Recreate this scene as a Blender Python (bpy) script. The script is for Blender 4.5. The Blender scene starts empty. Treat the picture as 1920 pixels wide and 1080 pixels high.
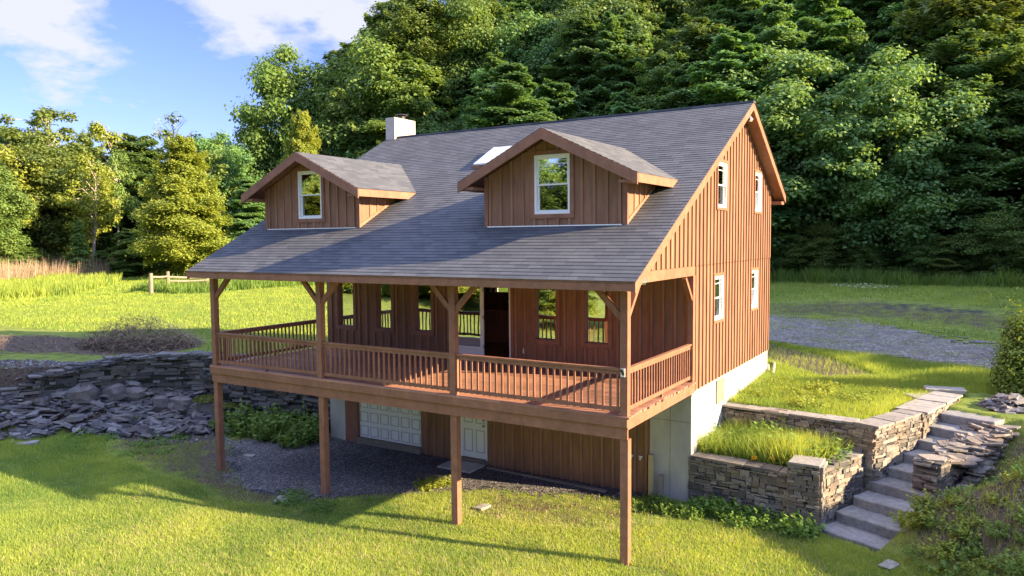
import bpy, math, random
import numpy as np
from mathutils import Vector, Matrix
S = bpy.context.scene
COL = S.collection
random.seed(7)
RNG = np.random.default_rng(11)

# ------------------------------------------------------------------ camera
cam_d = bpy.data.cameras.new('camera')
cam = bpy.data.objects.new('camera', cam_d); COL.objects.link(cam)
YAW, PITCH, ROLL = 0.5496, 0.0649, -0.0083
_f = Vector((-math.sin(YAW)*math.cos(PITCH), math.cos(YAW)*math.cos(PITCH), -math.sin(PITCH)))
_r = Vector((math.cos(YAW), math.sin(YAW), 0)); _u = _r.cross(_f)
_r2 = _r*math.cos(ROLL)+_u*math.sin(ROLL); _u2 = -_r*math.sin(ROLL)+_u*math.cos(ROLL)
cam.matrix_world = Matrix(((_r2.x, _u2.x, -_f.x, 5.856), (_r2.y, _u2.y, -_f.y, -13.867), (_r2.z, _u2.z, -_f.z, 3.554), (0, 0, 0, 1)))
cam_d.sensor_width = 36; cam_d.lens = 1409.87/1920*36
cam_d.clip_start = .1; cam_d.clip_end = 3000
S.camera = cam
S.render.resolution_x = 1024; S.render.resolution_y = 576

# ------------------------------------------------------------------ sun, sky, exposure
SUN_AZ = math.radians(12.5)     # from +X towards +Y
SUN_EL = math.radians(22.0)
sd = bpy.data.lights.new('sun', 'SUN'); sd.energy = 5.0; sd.angle = math.radians(.6); sd.color = (1, .76, .44)
sun = bpy.data.objects.new('sun', sd); COL.objects.link(sun)
sdir = Vector((math.cos(SUN_AZ)*math.cos(SUN_EL), math.sin(SUN_AZ)*math.cos(SUN_EL), math.sin(SUN_EL)))
sun.rotation_euler = sdir.to_track_quat('Z', 'Y').to_euler()
w = bpy.data.worlds.new('World'); S.world = w; w.use_nodes = True
N = w.node_tree.nodes; Lk = w.node_tree.links; N.clear()
out = N.new('ShaderNodeOutputWorld'); bg = N.new('ShaderNodeBackground'); bg.inputs[1].default_value = .1
sky = N.new('ShaderNodeTexSky'); sky.sky_type = 'NISHITA'; sky.sun_disc = False
sky.sun_elevation = SUN_EL; sky.sun_rotation = math.pi/2-SUN_AZ
sky.air_density = 1.0; sky.dust_density = .3; sky.ozone_density = 2.5; sky.altitude = 300
tc = N.new('ShaderNodeTexCoord')
sep = N.new('ShaderNodeSeparateXYZ'); Lk.new(tc.outputs['Generated'], sep.inputs[0])
def wm(op, a, b=None, cl=False):
    n = N.new('ShaderNodeMath'); n.operation = op; n.use_clamp = cl
    for i, v in enumerate((a, b)):
        if v is None: continue
        if isinstance(v, (int, float)): n.inputs[i].default_value = v
        else: Lk.new(v, n.inputs[i])
    return n.outputs[0]
zz = wm('ADD', wm('MAXIMUM', sep.outputs[2], 0.0), .22)
cmb = N.new('ShaderNodeCombineXYZ')
Lk.new(wm('DIVIDE', sep.outputs[0], zz), cmb.inputs[0]); Lk.new(wm('DIVIDE', sep.outputs[1], zz), cmb.inputs[1])
cmb.inputs[2].default_value = 1.7
nz = N.new('ShaderNodeTexNoise'); nz.inputs['Scale'].default_value = 1.05; nz.inputs['Detail'].default_value = 9; nz.inputs['Roughness'].default_value = .60
Lk.new(cmb.outputs[0], nz.inputs['Vector'])
def lobe(az, el, rad, amp):
    # az measured from +Y towards -X; a soft disc of cloud round that direction
    d_ = (-math.sin(az)*math.cos(el), math.cos(az)*math.cos(el), math.sin(el))
    vm = N.new('ShaderNodeVectorMath'); vm.operation = 'DISTANCE'
    nm = N.new('ShaderNodeVectorMath'); nm.operation = 'MULTIPLY'; nm.inputs[1].default_value = (1, 1, 1.7)
    Lk.new(tc.outputs['Generated'], nm.inputs[0]); Lk.new(nm.outputs[0], vm.inputs[0]); vm.inputs[1].default_value = (d_[0], d_[1], d_[2]*1.7)
    return wm('MULTIPLY', wm('SUBTRACT', 1.0, wm('DIVIDE', vm.outputs['Value'], rad), True), amp)
lb = lobe(.84, .32, .22, .30)
for q_ in ((1.13, .26, .15, .27), (1.08, .18, .12, .23), (.76, .27, .12, .25), (1.0, .40, .13, .2), (1.45, .3, .3, .25), (-1.2, .3, .4, .25), (2.4, .35, .5, .25), (-2.4, .3, .4, .25)): lb = wm('MAXIMUM', lb, lobe(*q_))
nz.inputs['Scale'].default_value = 3.4
cr = N.new('ShaderNodeValToRGB'); Lk.new(wm('ADD', wm('MULTIPLY', nz.outputs[0], .62), lb), cr.inputs[0])
cr.color_ramp.elements[0].position = .425; cr.color_ramp.elements[0].color = (0, 0, 0, 1)
cr.color_ramp.elements[1].position = .515; cr.color_ramp.elements[1].color = (1, 1, 1, 1)
mx = N.new('ShaderNodeMix'); mx.data_type = 'RGBA'
tint = N.new('ShaderNodeMix'); tint.data_type = 'RGBA'; tint.blend_type = 'MULTIPLY'; tint.inputs[0].default_value = 1
tint.inputs[7].default_value = (.46, .44, .70, 1)
Lk.new(sky.outputs[0], tint.inputs[6])
# broken cloud near the horizon; unseen bright cloud sheet added overhead as fill light
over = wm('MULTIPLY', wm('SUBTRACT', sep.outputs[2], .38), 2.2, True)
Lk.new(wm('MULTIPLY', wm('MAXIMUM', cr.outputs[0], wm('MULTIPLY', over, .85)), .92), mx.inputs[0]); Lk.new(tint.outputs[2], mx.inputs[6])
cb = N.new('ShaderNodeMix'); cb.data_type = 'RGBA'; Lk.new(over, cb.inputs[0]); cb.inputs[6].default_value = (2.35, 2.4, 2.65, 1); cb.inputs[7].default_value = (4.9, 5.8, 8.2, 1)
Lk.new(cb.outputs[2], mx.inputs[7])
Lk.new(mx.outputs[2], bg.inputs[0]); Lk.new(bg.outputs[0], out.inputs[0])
S.view_settings.view_transform = 'Standard'; S.view_settings.look = 'None'
S.view_settings.exposure = 1.95; S.view_settings.gamma = 1
S.render.engine = 'CYCLES'
try:
    S.cycles.max_bounces = 6; S.cycles.diffuse_bounces = 3; S.cycles.glossy_bounces = 3; S.cycles.transparent_max_bounces = 8; S.cycles.transmission_bounces = 4
except Exception: pass

# ------------------------------------------------------------------ materials
def new_mat(name):
    m = bpy.data.materials.new(name); m.use_nodes = True
    nt = m.node_tree; nt.nodes.clear()
    o = nt.nodes.new('ShaderNodeOutputMaterial'); b = nt.nodes.new('ShaderNodeBsdfPrincipled')
    nt.links.new(b.outputs[0], o.inputs[0])
    return m, nt, b, o
def noise(nt, scale, detail=4, vec=None, rough=.55):
    n = nt.nodes.new('ShaderNodeTexNoise'); n.inputs['Scale'].default_value = scale; n.inputs['Detail'].default_value = detail
    n.inputs['Roughness'].default_value = rough
    if vec is not None: nt.links.new(vec, n.inputs['Vector'])
    return n.outputs[0]
def ramp(nt, fac, stops):
    r = nt.nodes.new('ShaderNodeValToRGB'); e = r.color_ramp.elements
    while len(e) < len(stops): e.new(.5)
    for i, (p, c) in enumerate(stops): e[i].position = p; e[i].color = tuple(c)+(1,) if len(c) == 3 else c
    nt.links.new(fac, r.inputs[0]); return r.outputs[0]
def mixc(nt, fac, a, b, mode='MIX'):
    n = nt.nodes.new('ShaderNodeMix'); n.data_type = 'RGBA'; n.blend_type = mode
    for i, v in ((0, fac), (6, a), (7, b)):
        if isinstance(v, (int, float)): n.inputs[i].default_value = v
        elif isinstance(v, tuple): n.inputs[i].default_value = v+(1,) if len(v) == 3 else v
        else: nt.links.new(v, n.inputs[i])
    return n.outputs[2]
def math_(nt, op, a, b, cl=False):
    n = nt.nodes.new('ShaderNodeMath'); n.operation = op; n.use_clamp = cl
    for i, v in enumerate((a, b)):
        if isinstance(v, (int, float)): n.inputs[i].default_value = v
        else: nt.links.new(v, n.inputs[i])
    return n.outputs[0]
def tone(nt):
    a = nt.nodes.new('ShaderNodeAttribute'); a.attribute_name = 'tone'; return a.outputs['Fac']
def objcoord(nt, scale=(1, 1, 1)):
    t = nt.nodes.new('ShaderNodeTexCoord'); m = nt.nodes.new('ShaderNodeMapping'); m.inputs['Scale'].default_value = scale
    nt.links.new(t.outputs['Object'], m.inputs[0]); return m.outputs[0]
def bump(nt, b, h, strength=.3, dist=.02):
    n = nt.nodes.new('ShaderNodeBump'); n.inputs['Strength'].default_value = strength; n.inputs['Distance'].default_value = dist
    nt.links.new(h, n.inputs['Height']); nt.links.new(n.outputs[0], b.inputs['Normal'])
M = {}
def simple(name, col, rough=.6, var=.25, nscale=6, metal=0, grain=(1, 1, 1), tv=.35, bs=.15):
    m, nt, b, o = new_mat(name)
    v = objcoord(nt, grain)
    n = noise(nt, nscale, 5, v)
    c1 = tuple(x*(1-var) for x in col); c2 = tuple(min(1, x*(1+var)) for x in col)
    c = ramp(nt, n, [(.25, c1), (.75, c2)])
    t = tone(nt)
    k = math_(nt, 'ADD', math_(nt, 'MULTIPLY', t, tv), 1-tv*.5)
    cc = nt.nodes.new('ShaderNodeCombineColor')
    for i in range(3): nt.links.new(k, cc.inputs[i])
    c = mixc(nt, 1.0, c, cc.outputs[0], 'MULTIPLY')
    if var >= .14:
        vs = objcoord(nt, (1.3, 1.3, .35))
        c = mixc(nt, 1.0, c, ramp(nt, noise(nt, .9, 6, vs, .7), [(.3, (.78, .78, .78)), (.5, (1, 1, 1)), (.72, (1.18, 1.16, 1.13))]), 'MULTIPLY')
    nt.links.new(c, b.inputs['Base Color'])
    b.inputs['Roughness'].default_value = rough; b.inputs['Metallic'].default_value = metal
    if bs: bump(nt, b, noise(nt, nscale*6, 3, v), bs, .01)
    M[name] = m; return m
simple('stained_wood', (.265, .134, .085), .62, .22, 3, grain=(3, 3, .5))
simple('stained_trim', (.26, .117, .076), .6, .2, 3, grain=(2, 2, 2))
simple('deck_wood', (.34, .17, .12), .6, .2, 3, grain=(.4, 4, 4), tv=.45)
simple('white_paint', (.84, .85, .86), .35, .04, 3, bs=0)
simple('concrete', (.46, .45, .42), .85, .16, 1.3, grain=(1, 1, .6), tv=.15)
simple('chimney_stucco', (.52, .45, .42), .85, .08, 5)
simple('metal', (.35, .32, .3), .35, .1, 4, metal=.8)
simple('dark_metal', (.05, .045, .045), .45, .1, 4, metal=.5)
simple('brass', (.25, .2, .14), .3, .1, 4, metal=.9)
simple('lamp_glass', (.75, .75, .7), .2, .03, 4, bs=0)
simple('interior_wood', (.46, .20, .11), .5, .25, 3, grain=(5, 5, .6))
simple('interior_paint', (.5, .46, .4), .7, .05, 2, bs=0)
simple('floor_wood', (.30, .14, .08), .35, .25, 3, grain=(.5, 5, 5))
simple('weathered_wood', (.22, .185, .15), .85, .25, 4, grain=(3, 3, 3))
simple('pale_lumber', (.42, .33, .15), .75, .15, 4)
simple('bark', (.13, .105, .085), .9, .4, 3, grain=(3, 3, .7))
simple('pale_bark', (.38, .34, .28), .9, .35, 3, grain=(3, 3, .7))
simple('twig', (.20, .145, .105), .9, .35, 5, tv=.8)
simple('sky_light', (.55, .6, .7), .15, .03, 4, bs=0)

def slate(name, dark, light, warm, rough=.75, sc=7):
    m, nt, b, o = new_mat(name); v = objcoord(nt)
    c = mixc(nt, tone(nt), dark, light)
    c = mixc(nt, ramp(nt, noise(nt, 1.7, 4, v), [(.45, (0, 0, 0)), (.75, (.6, .6, .6))]), c, warm)
    k = ramp(nt, noise(nt, sc*2, 6, v, .65), [(.25, (.55, .55, .55)), (.75, (1.25, 1.25, 1.25))])
    c = mixc(nt, 1.0, c, k, 'MULTIPLY')
    nt.links.new(c, b.inputs['Base Color']); b.inputs['Roughness'].default_value = rough
    bump(nt, b, noise(nt, sc*3, 6, v, .7), .6, .02); M[name] = m
slate('dry_stone', (.07, .068, .072), (.33, .30, .27), (.30, .21, .14))
slate('slate_rubble', (.085, .083, .095), (.26, .25, .27), (.22, .17, .13))
slate('dark_slate', (.045, .045, .055), (.20, .195, .21), (.16, .12, .09))
slate('flagstone', (.20, .19, .18), (.33, .32, .31), (.30, .25, .2), sc=3)
slate('step_stone', (.18, .178, .19), (.34, .335, .345), (.17, .16, .15), sc=4)
slate('stone_core', (.02, .019, .018), (.03, .028, .026), (.03, .025, .02))
slate('pebble', (.03, .03, .036), (.30, .29, .30), (.2, .18, .16))

def shingle(name):
    m, nt, b, o = new_mat(name)
    uv = nt.nodes.new('ShaderNodeUVMap'); uv.uv_map = 'UVMap'
    br = nt.nodes.new('ShaderNodeTexBrick'); nt.links.new(uv.outputs[0], br.inputs['Vector'])
    br.offset = .37; br.offset_frequency = 3; br.squash = 1.0
    br.inputs['Scale'].default_value = 1; br.inputs['Brick Width'].default_value = .34; br.inputs['Row Height'].default_value = .145
    br.inputs['Mortar Size'].default_value = .004; br.inputs['Mortar Smooth'].default_value = .2
    br.inputs['Color1'].default_value = (.062, .069, .090, 1); br.inputs['Color2'].default_value = (.102, .110, .134, 1); br.inputs['Mortar'].default_value = (.03, .03, .035, 1)
    c = mixc(nt, 1.0, br.outputs[0], ramp(nt, noise(nt, .7, 5, uv.outputs[0]), [(.3, (.85, .85, .87)), (.7, (1.12, 1.1, 1.08))]), 'MULTIPLY')
    c = mixc(nt, .5, c, ramp(nt, noise(nt, 60, 2, uv.outputs[0]), [(.3, (.55, .55, .55)), (.7, (1.3, 1.3, 1.3))]), 'MULTIPLY')
    nt.links.new(c, b.inputs['Base Color']); b.inputs['Roughness'].default_value = .85
    bump(nt, b, br.outputs[0], .35, .01); M[name] = m
shingle('shingles')

def glass(name, refl, rough=.015, tint=(.9, .95, 1)):
    m, nt, b, o = new_mat(name); nt.nodes.remove(b)
    g = nt.nodes.new('ShaderNodeBsdfGlossy'); g.inputs['Roughness'].default_value = rough; g.inputs['Color'].default_value = tint+(1,)
    t = nt.nodes.new('ShaderNodeBsdfTransparent'); t.inputs[0].default_value = (.75, .8, .8, 1)
    v = nt.nodes.new('ShaderNodeTexCoord')
    bp = nt.nodes.new('ShaderNodeBump'); bp.inputs['Strength'].default_value = .03; bp.inputs['Distance'].default_value = .05
    nt.links.new(noise(nt, 1.6, 1, v.outputs['Object']), bp.inputs['Height']); nt.links.new(bp.outputs[0], g.inputs['Normal'])
    mx = nt.nodes.new('ShaderNodeMixShader'); mx.inputs[0].default_value = refl
    nt.links.new(t.outputs[0], mx.inputs[1]); nt.links.new(g.outputs[0], mx.inputs[2]); nt.links.new(mx.outputs[0], o.inputs[0]); M[name] = m
glass('coated_glass', .72); glass('clear_glass', .16)

def leafmat(name, dark, light, trans=.35, huevar=.5, yellow=None):
    m, nt, b, o = new_mat(name)
    oi = nt.nodes.new('ShaderNodeObjectInfo')
    c = mixc(nt, tone(nt), dark, light)
    v = objcoord(nt)
    c = mixc(nt, ramp(nt, noise(nt, .55, 3, v), [(.4, (0, 0, 0)), (.7, (.6, .6, .6))]), c, light)
    hs = nt.nodes.new('ShaderNodeHueSaturation'); nt.links.new(c, hs.inputs['Color'])
    mr = nt.nodes.new('ShaderNodeMapRange'); nt.links.new(oi.outputs['Random'], mr.inputs[0]); mr.inputs[3].default_value = .5-.035*huevar; mr.inputs[4].default_value = .5+.03*huevar
    nt.links.new(mr.outputs[0], hs.inputs['Hue'])
    mv = nt.nodes.new('ShaderNodeMapRange'); nt.links.new(math_(nt, 'FRACT', math_(nt, 'MULTIPLY', oi.outputs['Random'], 7.31), 0), mv.inputs[0]); mv.inputs[3].default_value = 1-.35*huevar; mv.inputs[4].default_value = 1+.4*huevar
    nt.links.new(mv.outputs[0], hs.inputs['Value'])
    nt.links.new(hs.outputs[0], b.inputs['Base Color']); b.inputs['Roughness'].default_value = .55
    b.inputs['Specular IOR Level'].default_value = .25
    tr = nt.nodes.new('ShaderNodeBsdfTranslucent')
    nt.links.new(mixc(nt, 1.0, hs.outputs[0], (1.5, 1.35, .6), 'MULTIPLY'), tr.inputs[0])
    mx = nt.nodes.new('ShaderNodeMixShader'); mx.inputs[0].default_value = trans
    nt.links.new(b.outputs[0], mx.inputs[1]); nt.links.new(tr.outputs[0], mx.inputs[2]); nt.links.new(mx.outputs[0], o.inputs[0])
    M[name] = m
leafmat('leaf_dark', (.085, .19, .075), (.19, .32, .10))
leafmat('leaf_mid', (.095, .175, .05), (.21, .30, .075))
leafmat('leaf_bright', (.16, .225, .035), (.35, .40, .07), huevar=.2)
leafmat('leaf_weed', (.09, .17, .035), (.22, .33, .07), huevar=.4)
leafmat('grass_blade', (.10, .215, .06), (.44, .51, .12), trans=.5, huevar=0)
leafmat('grass_far', (.155, .26, .05), (.35, .42, .075), trans=.3, huevar=0)
leafmat('straw', (.30, .22, .15), (.48, .38, .30), trans=.3, huevar=0)
leafmat('flower_white', (.6, .6, .55), (.8, .8, .75), trans=.2, huevar=0)
leafmat('flower_yellow', (.7, .4, .02), (.8, .5, .03), trans=.2, huevar=0)
leafmat('moss', (.08, .10, .015), (.16, .17, .03), huevar=0)

# ground: cover attribute r=bare soil, g=gravel/dark
m, nt, b, o = new_mat('ground'); M['ground'] = m
v = objcoord(nt)
att = nt.nodes.new('ShaderNodeAttribute'); att.attribute_name = 'cover'
sepc = nt.nodes.new('ShaderNodeSeparateColor'); nt.links.new(att.outputs['Color'], sepc.inputs[0])
g1 = ramp(nt, noise(nt, 2.2, 6, v, .65), [(.3, (.10, .15, .04)), (.5, (.18, .23, .055)), (.72, (.29, .31, .08))])
g2 = ramp(nt, noise(nt, .16, 4, v), [(.35, (.82, .86, .8)), (.65, (1.12, 1.08, 1.0))])
gr = mixc(nt, 1.0, g1, g2, 'MULTIPLY')
soil = ramp(nt, noise(nt, 9, 7, v, .7), [(.3, (.055, .042, .035)), (.55, (.12, .092, .075)), (.75, (.22, .18, .15))])
nb = noise(nt, 1.5, 6, v, .7)
fr = math_(nt, 'MULTIPLY', math_(nt, 'SUBTRACT', math_(nt, 'ADD', sepc.outputs[0], nb), .95), 5, True)
c = mixc(nt, fr, gr, soil)
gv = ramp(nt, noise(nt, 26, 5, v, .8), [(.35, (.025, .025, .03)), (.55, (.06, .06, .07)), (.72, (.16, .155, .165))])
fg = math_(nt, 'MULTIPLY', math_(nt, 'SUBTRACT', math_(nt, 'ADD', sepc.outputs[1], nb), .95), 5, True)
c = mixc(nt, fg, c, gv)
nt.links.new(c, b.inputs['Base Color']); b.inputs['Roughness'].default_value = .95
b.inputs['Specular IOR Level'].default_value = .1
bump(nt, b, noise(nt, 14, 6, v, .7), .8, .06)
def gravelmat(name, a, bb, cc_, sc=24):
    m, nt, b, o = new_mat(name); v = objcoord(nt)
    vo = nt.nodes.new('ShaderNodeTexVoronoi'); vo.inputs['Scale'].default_value = sc; nt.links.new(v, vo.inputs['Vector'])
    sp = nt.nodes.new('ShaderNodeSeparateColor'); nt.links.new(vo.outputs['Color'], sp.inputs[0])
    c = ramp(nt, sp.outputs[0], [(.2, a), (.7, bb), (.97, cc_)])
    c = mixc(nt, 1.0, c, ramp(nt, noise(nt, 1.2, 5, v, .65), [(.3, (.65, .62, .62)), (.7, (1.3, 1.3, 1.3))]), 'MULTIPLY')
    nt.links.new(c, b.inputs['Base Color']); b.inputs['Roughness'].default_value = .9
    bump(nt, b, vo.outputs['Distance'], .7, .02); M[name] = m
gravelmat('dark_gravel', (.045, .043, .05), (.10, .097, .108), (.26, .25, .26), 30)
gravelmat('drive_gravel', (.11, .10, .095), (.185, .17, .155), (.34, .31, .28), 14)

# ------------------------------------------------------------------ mesh helpers
class MB:
    def __init__(s): s.v = []; s.f = []; s.t = []
    def hexa(s, p, tone=None):
        if tone is None: tone = random.random()
        n = len(s.v); s.v += [tuple(q) for q in p]
        for q in ((0, 3, 2, 1), (4, 5, 6, 7), (0, 1, 5, 4), (1, 2, 6, 5), (2, 3, 7, 6), (3, 0, 4, 7)):
            s.f.append(tuple(n+i for i in q)); s.t.append(tone)
        return s
    def box(s, a, b, tone=None):
        x0, y0, z0 = [min(a[i], b[i]) for i in range(3)]; x1, y1, z1 = [max(a[i], b[i]) for i in range(3)]
        return s.hexa([(x0, y0, z0), (x1, y0, z0), (x1, y1, z0), (x0, y1, z0), (x0, y0, z1), (x1, y0, z1), (x1, y1, z1), (x0, y1, z1)], tone)
    def face(s, p, tone=None):
        n = len(s.v); s.v += [tuple(q) for q in p]; s.f.append(tuple(range(n, n+len(p)))); s.t.append(random.random() if tone is None else tone); return s
    def bar(s, a, b, w, h, up=(0, 0, 1), tone=None):
        a = Vector(a); b = Vector(b); d = (b-a).normalized(); up = Vector(up)
        sd_ = d.cross(up)
        if sd_.length < 1e-4: sd_ = d.cross(Vector((0, 1, 0)))
        sd_.normalize(); u = sd_.cross(d).normalized()
        q = []
        for e in (a, b):
            for (i, j) in ((-1, -1), (1, -1), (1, 1), (-1, 1)): q.append(e+sd_*(i*w/2)+u*(j*h/2))
        return s.hexa(q, tone)
    def prism(s, poly, vec, tone=None):
        n = len(s.v); k = len(poly); vec = Vector(vec); t = random.random() if tone is None else tone
        s.v += [tuple(q) for q in poly]+[tuple(Vector(q)+vec) for q in poly]
        s.f.append(tuple(range(n+k-1, n-1, -1))); s.t.append(t); s.f.append(tuple(range(n+k, n+2*k))); s.t.append(t)
        for i in range(k): s.f.append((n+i, n+(i+1) % k, n+k+(i+1) % k, n+k+i)); s.t.append(t)
        return s
    def tube(s, pts, rad, n=7, tone=.5, cap=True):
        base = len(s.v); pts = [Vector(p) for p in pts]
        for i, p in enumerate(pts):
            d = (pts[min(i+1, len(pts)-1)]-pts[max(i-1, 0)]).normalized()
            a = d.cross(Vector((0, 0, 1))) if abs(d.z) < .9 else d.cross(Vector((1, 0, 0)))
            a.normalize(); bb = d.cross(a)
            for k in range(n):
                an = 2*math.pi*k/n; s.v.append(tuple(p+(a*math.cos(an)+bb*math.sin(an))*rad[i]))
        for i in range(len(pts)-1):
            for k in range(n):
                s.f.append((base+i*n+k, base+(i+1)*n+k, base+(i+1)*n+(k+1) % n, base+i*n+(k+1) % n)); s.t.append(tone)
        if cap:
            s.f.append(tuple(base+k for k in range(n))); s.t.append(tone)
            e = base+(len(pts)-1)*n; s.f.append(tuple(e+k for k in range(n-1, -1, -1))); s.t.append(tone)
        return s
    def mesh(s, name, mat, uvf=None):
        me = bpy.data.meshes.new(name); me.from_pydata(s.v, [], s.f)
        a = me.attributes.new('tone', 'FLOAT', 'FACE'); a.data.foreach_set('value', s.t)
        if uvf:
            uv = me.uv_layers.new(name='UVMap')
            for l in me.loops: uv.data[l.index].uv = uvf(s.v[l.vertex_index])
        me.materials.append(M[mat]); me.update(); return me
    def build_each(s, name, mat, parent):
        for k in range(0, len(s.v), 8):
            m_ = MB(); m_.v = s.v[k:k+8]; m_.f = [tuple(i-k for i in f) for f in s.f[k//8*6:k//8*6+6]]; m_.t = s.t[k//8*6:k//8*6+6]; m_.build(name, mat, parent)
    def build(s, name, mat, parent=None, uvf=None, label=None, kind=None, smooth=False):
        o = bpy.data.objects.new(name, s.mesh(name, mat, uvf)); COL.objects.link(o)
        if smooth:
            for p in o.data.polygons: p.use_smooth = True
        if parent is not None: o.parent = parent
        if label: o['label'] = label
        if kind: o['kind'] = kind
        return o
def np_mesh(name, V, F, T, mat):
    me = bpy.data.meshes.new(name); k = F.shape[1]
    me.vertices.add(len(V)); me.vertices.foreach_set('co', V.astype(np.float32).ravel())
    me.loops.add(F.size); me.loops.foreach_set('vertex_index', F.astype(np.int32).ravel())
    me.polygons.add(len(F)); me.polygons.foreach_set('loop_start', np.arange(0, F.size, k, dtype=np.int32))
    try: me.polygons.foreach_set('loop_total', np.full(len(F), k, dtype=np.int32))
    except Exception: pass
    a = me.attributes.new('tone', 'FLOAT', 'FACE'); a.data.foreach_set('value', T.astype(np.float32))
    me.materials.append(M[mat]); me.update(calc_edges=True); return me
def link(name, me, parent=None, loc=(0, 0, 0)):
    o = bpy.data.objects.new(name, me); COL.objects.link(o); o.location = loc
    if parent is not None: o.parent = parent
    return o
def empty(name, loc=(0, 0, 0), rz=0, parent=None):
    o = bpy.data.objects.new(name, None); COL.objects.link(o); o.location = loc; o.rotation_euler = (0, 0, rz)
    o.empty_display_size = .2
    if parent is not None: o.parent = parent
    return o
def tag(o, label=None, cat=None, group=None, kind=None):
    if label: o['label'] = label
    if cat: o['category'] = cat
    if group: o['group'] = group
    if kind: o['kind'] = kind
    return o
def copy_tree(o, parent=None):
    c = o.copy(); COL.objects.link(c)
    if parent is not None: c.parent = parent
    for ch in list(o.children): copy_tree(ch, c)
    return c

# ------------------------------------------------------------------ terrain
BX = np.array([-90, -40, -24, -21.6, -20.5, -18.3, -14, -12.4]); BY = np.array([-50, -14, -3.2, -.5, 2.0, 3.9, 5.0, 5.0])
L0 = np.array([3.2, 3.9]); SU = np.array([.40, .9165]); SW = np.array([.9165, -.40])
def ss(x, a, b):
    t = np.clip((x-a)/(b-a), 0, 1); return t*t*(3-2*t)
def hill(x, y):
    h = .66*np.maximum(0, y-66)*ss(x, -118, -80) + .26*np.maximum(0, x-14)*ss(y, 46, 75)  # the right-hand rise, out of view, is shaped to shade the wood
    h = np.minimum(h, 60)
    h += 10*ss(-y, 45, 95)          # gentle rise far behind the camera
    h += .12*np.maximum(0, -x-125)*.6
    return h
def H(x, y):
    x = np.asarray(x, float); y = np.asarray(y, float)
    und = .05*np.sin(x*.45+1.3)*np.cos(y*.5)+.03*np.sin(x*1.3+y*.9)
    low = -3.08+.10*np.maximum(0, -17-x)+und*ss(-y+x*.0, .5, 3)
    low = low+.10*ss(-y, .8, 3)*ss(6-x, 0, 4)
    low = np.minimum(low, -.9)
    upl = -.72+und*.6-.10*ss(-x, 30, 12) + .25*ss(-x, 60, 110)
    upr = -1.12+.32*ss(y, 9, 18)+.2*ss(y, 30, 60)+und*.4
    up = np.where(x < -13, upl, upr)
    w_ = ss(x, -13, -6); up = upl*(1-w_)+upr*w_
    b_ = np.interp(x, BX, BY)
    U = ss(y, b_-.05, b_+.35)
    z_left = low+(up-low)*U
    # rubble slope in front of the left wall
    d = np.maximum(0, b_-y)*np.where(x < -20, .62, .95)
    tal = np.clip(1-d/2.2, 0, 1)**1.2*.95*ss(-x, 15.5, 19)
    z_left = np.where(y < b_+.05, np.maximum(z_left, np.minimum(low+tal, up-.25)), z_left)
    # right side
    px = x-L0[0]; py = y-L0[1]
    s = px*SU[0]+py*SU[1]; t = px*SW[0]+py*SW[1]
    ramp_ = -3.05+.235*s/.68-.30
    ramp_ = np.clip(ramp_, -3.4, -1.12)
    q = ((x-4.3)+(y-3.1))*.7071
    lowr = -3.08+und*.5
    bank = lowr+np.clip(.78*q, 0, 2.0)
    bank = np.minimum(bank, upr+.15)
    bank2 = np.minimum(bank, np.maximum(ramp_-.12*ss(s, .8, 1.8)+.25*(1-ss(s, .8, 1.8)), -3.1)+np.maximum(0, t-1.25-.75*ss(s, .8, 1.8))*1.15)
    yB = 7.0-.2*x
    zr = np.where(y < 4.35, lowr, np.where(y < yB, -1.98, upr))
    zr = np.where(t > -.47, np.where(s < -.05, lowr, ramp_), zr)
    zr = np.where(t > 1.25, np.where(s > 6.0, np.minimum(upr, bank), bank2), zr)
    zr = np.where((s > 6.0) & (t <= 1.25), upr, zr)
    zr = np.where(y < 2.2, np.where(q > 0, bank, lowr), zr)
    # under / beside the house
    zh = np.where(y < 4.25, -3.06+und*0, np.where((y > 12.2), upr, -3.15))
    zh = np.where((y < 4.25) & (y < -.3), low, zh)
    z = np.where(x < -12.38, z_left, np.where(x < .03, zh, np.where(y < 0, low, zr)))
    f1 = ss(x, -12.4, -11.5); f2 = ss(x, -.5, 1.0)
    zf = low*(1-f2)+lowr*f2
    z = np.where((x >= -12.38) & (y < -.3), zf, z)
    z = np.where((x >= .03) & (y < 2.2) & (q > 0), np.maximum(z, bank), z)
    return z+hill(x, y)
def Hs(x, y): return float(H(x, y))
def lines(a, b, fine, far, grow=1.12):
    c = list(np.arange(a, b+1e-6, fine)); st = fine; x = b
    while x < far[1]: st = min(st*grow, 40); x += st; c.append(x)
    st = fine; x = a; pre = []
    while x > far[0]: st = min(st*grow, 40); x -= st; pre.append(x)
    return np.array(pre[::-1]+c)
xs = lines(-27, 9.5, .17, (-1500, 1500)); ys = lines(-9, 14, .17, (-1500, 1500))
X, Y = np.meshgrid(xs, ys); Z = H(X, Y)
def in_poly(x, y, poly):
    r = np.zeros(x.shape, bool); n = len(poly); j = n-1
    for i in range(n):
        xi, yi = poly[i]; xj, yj = poly[j]
        cnd = ((yi > y) != (yj > y)) & (x < (xj-xi)*(y-yi)/((yj-yi) or 1e-9)+xi); r ^= cnd; j = i
    return r
def soft(x, y, poly, rad=.8, k=10):
    acc = np.zeros(x.shape)
    for i in range(k):
        a = 2*math.pi*i/k; rr = rad*(.5 if i % 2 else 1); acc += in_poly(x+rr*math.cos(a), y+rr*math.sin(a), poly)
    return acc/k
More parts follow.
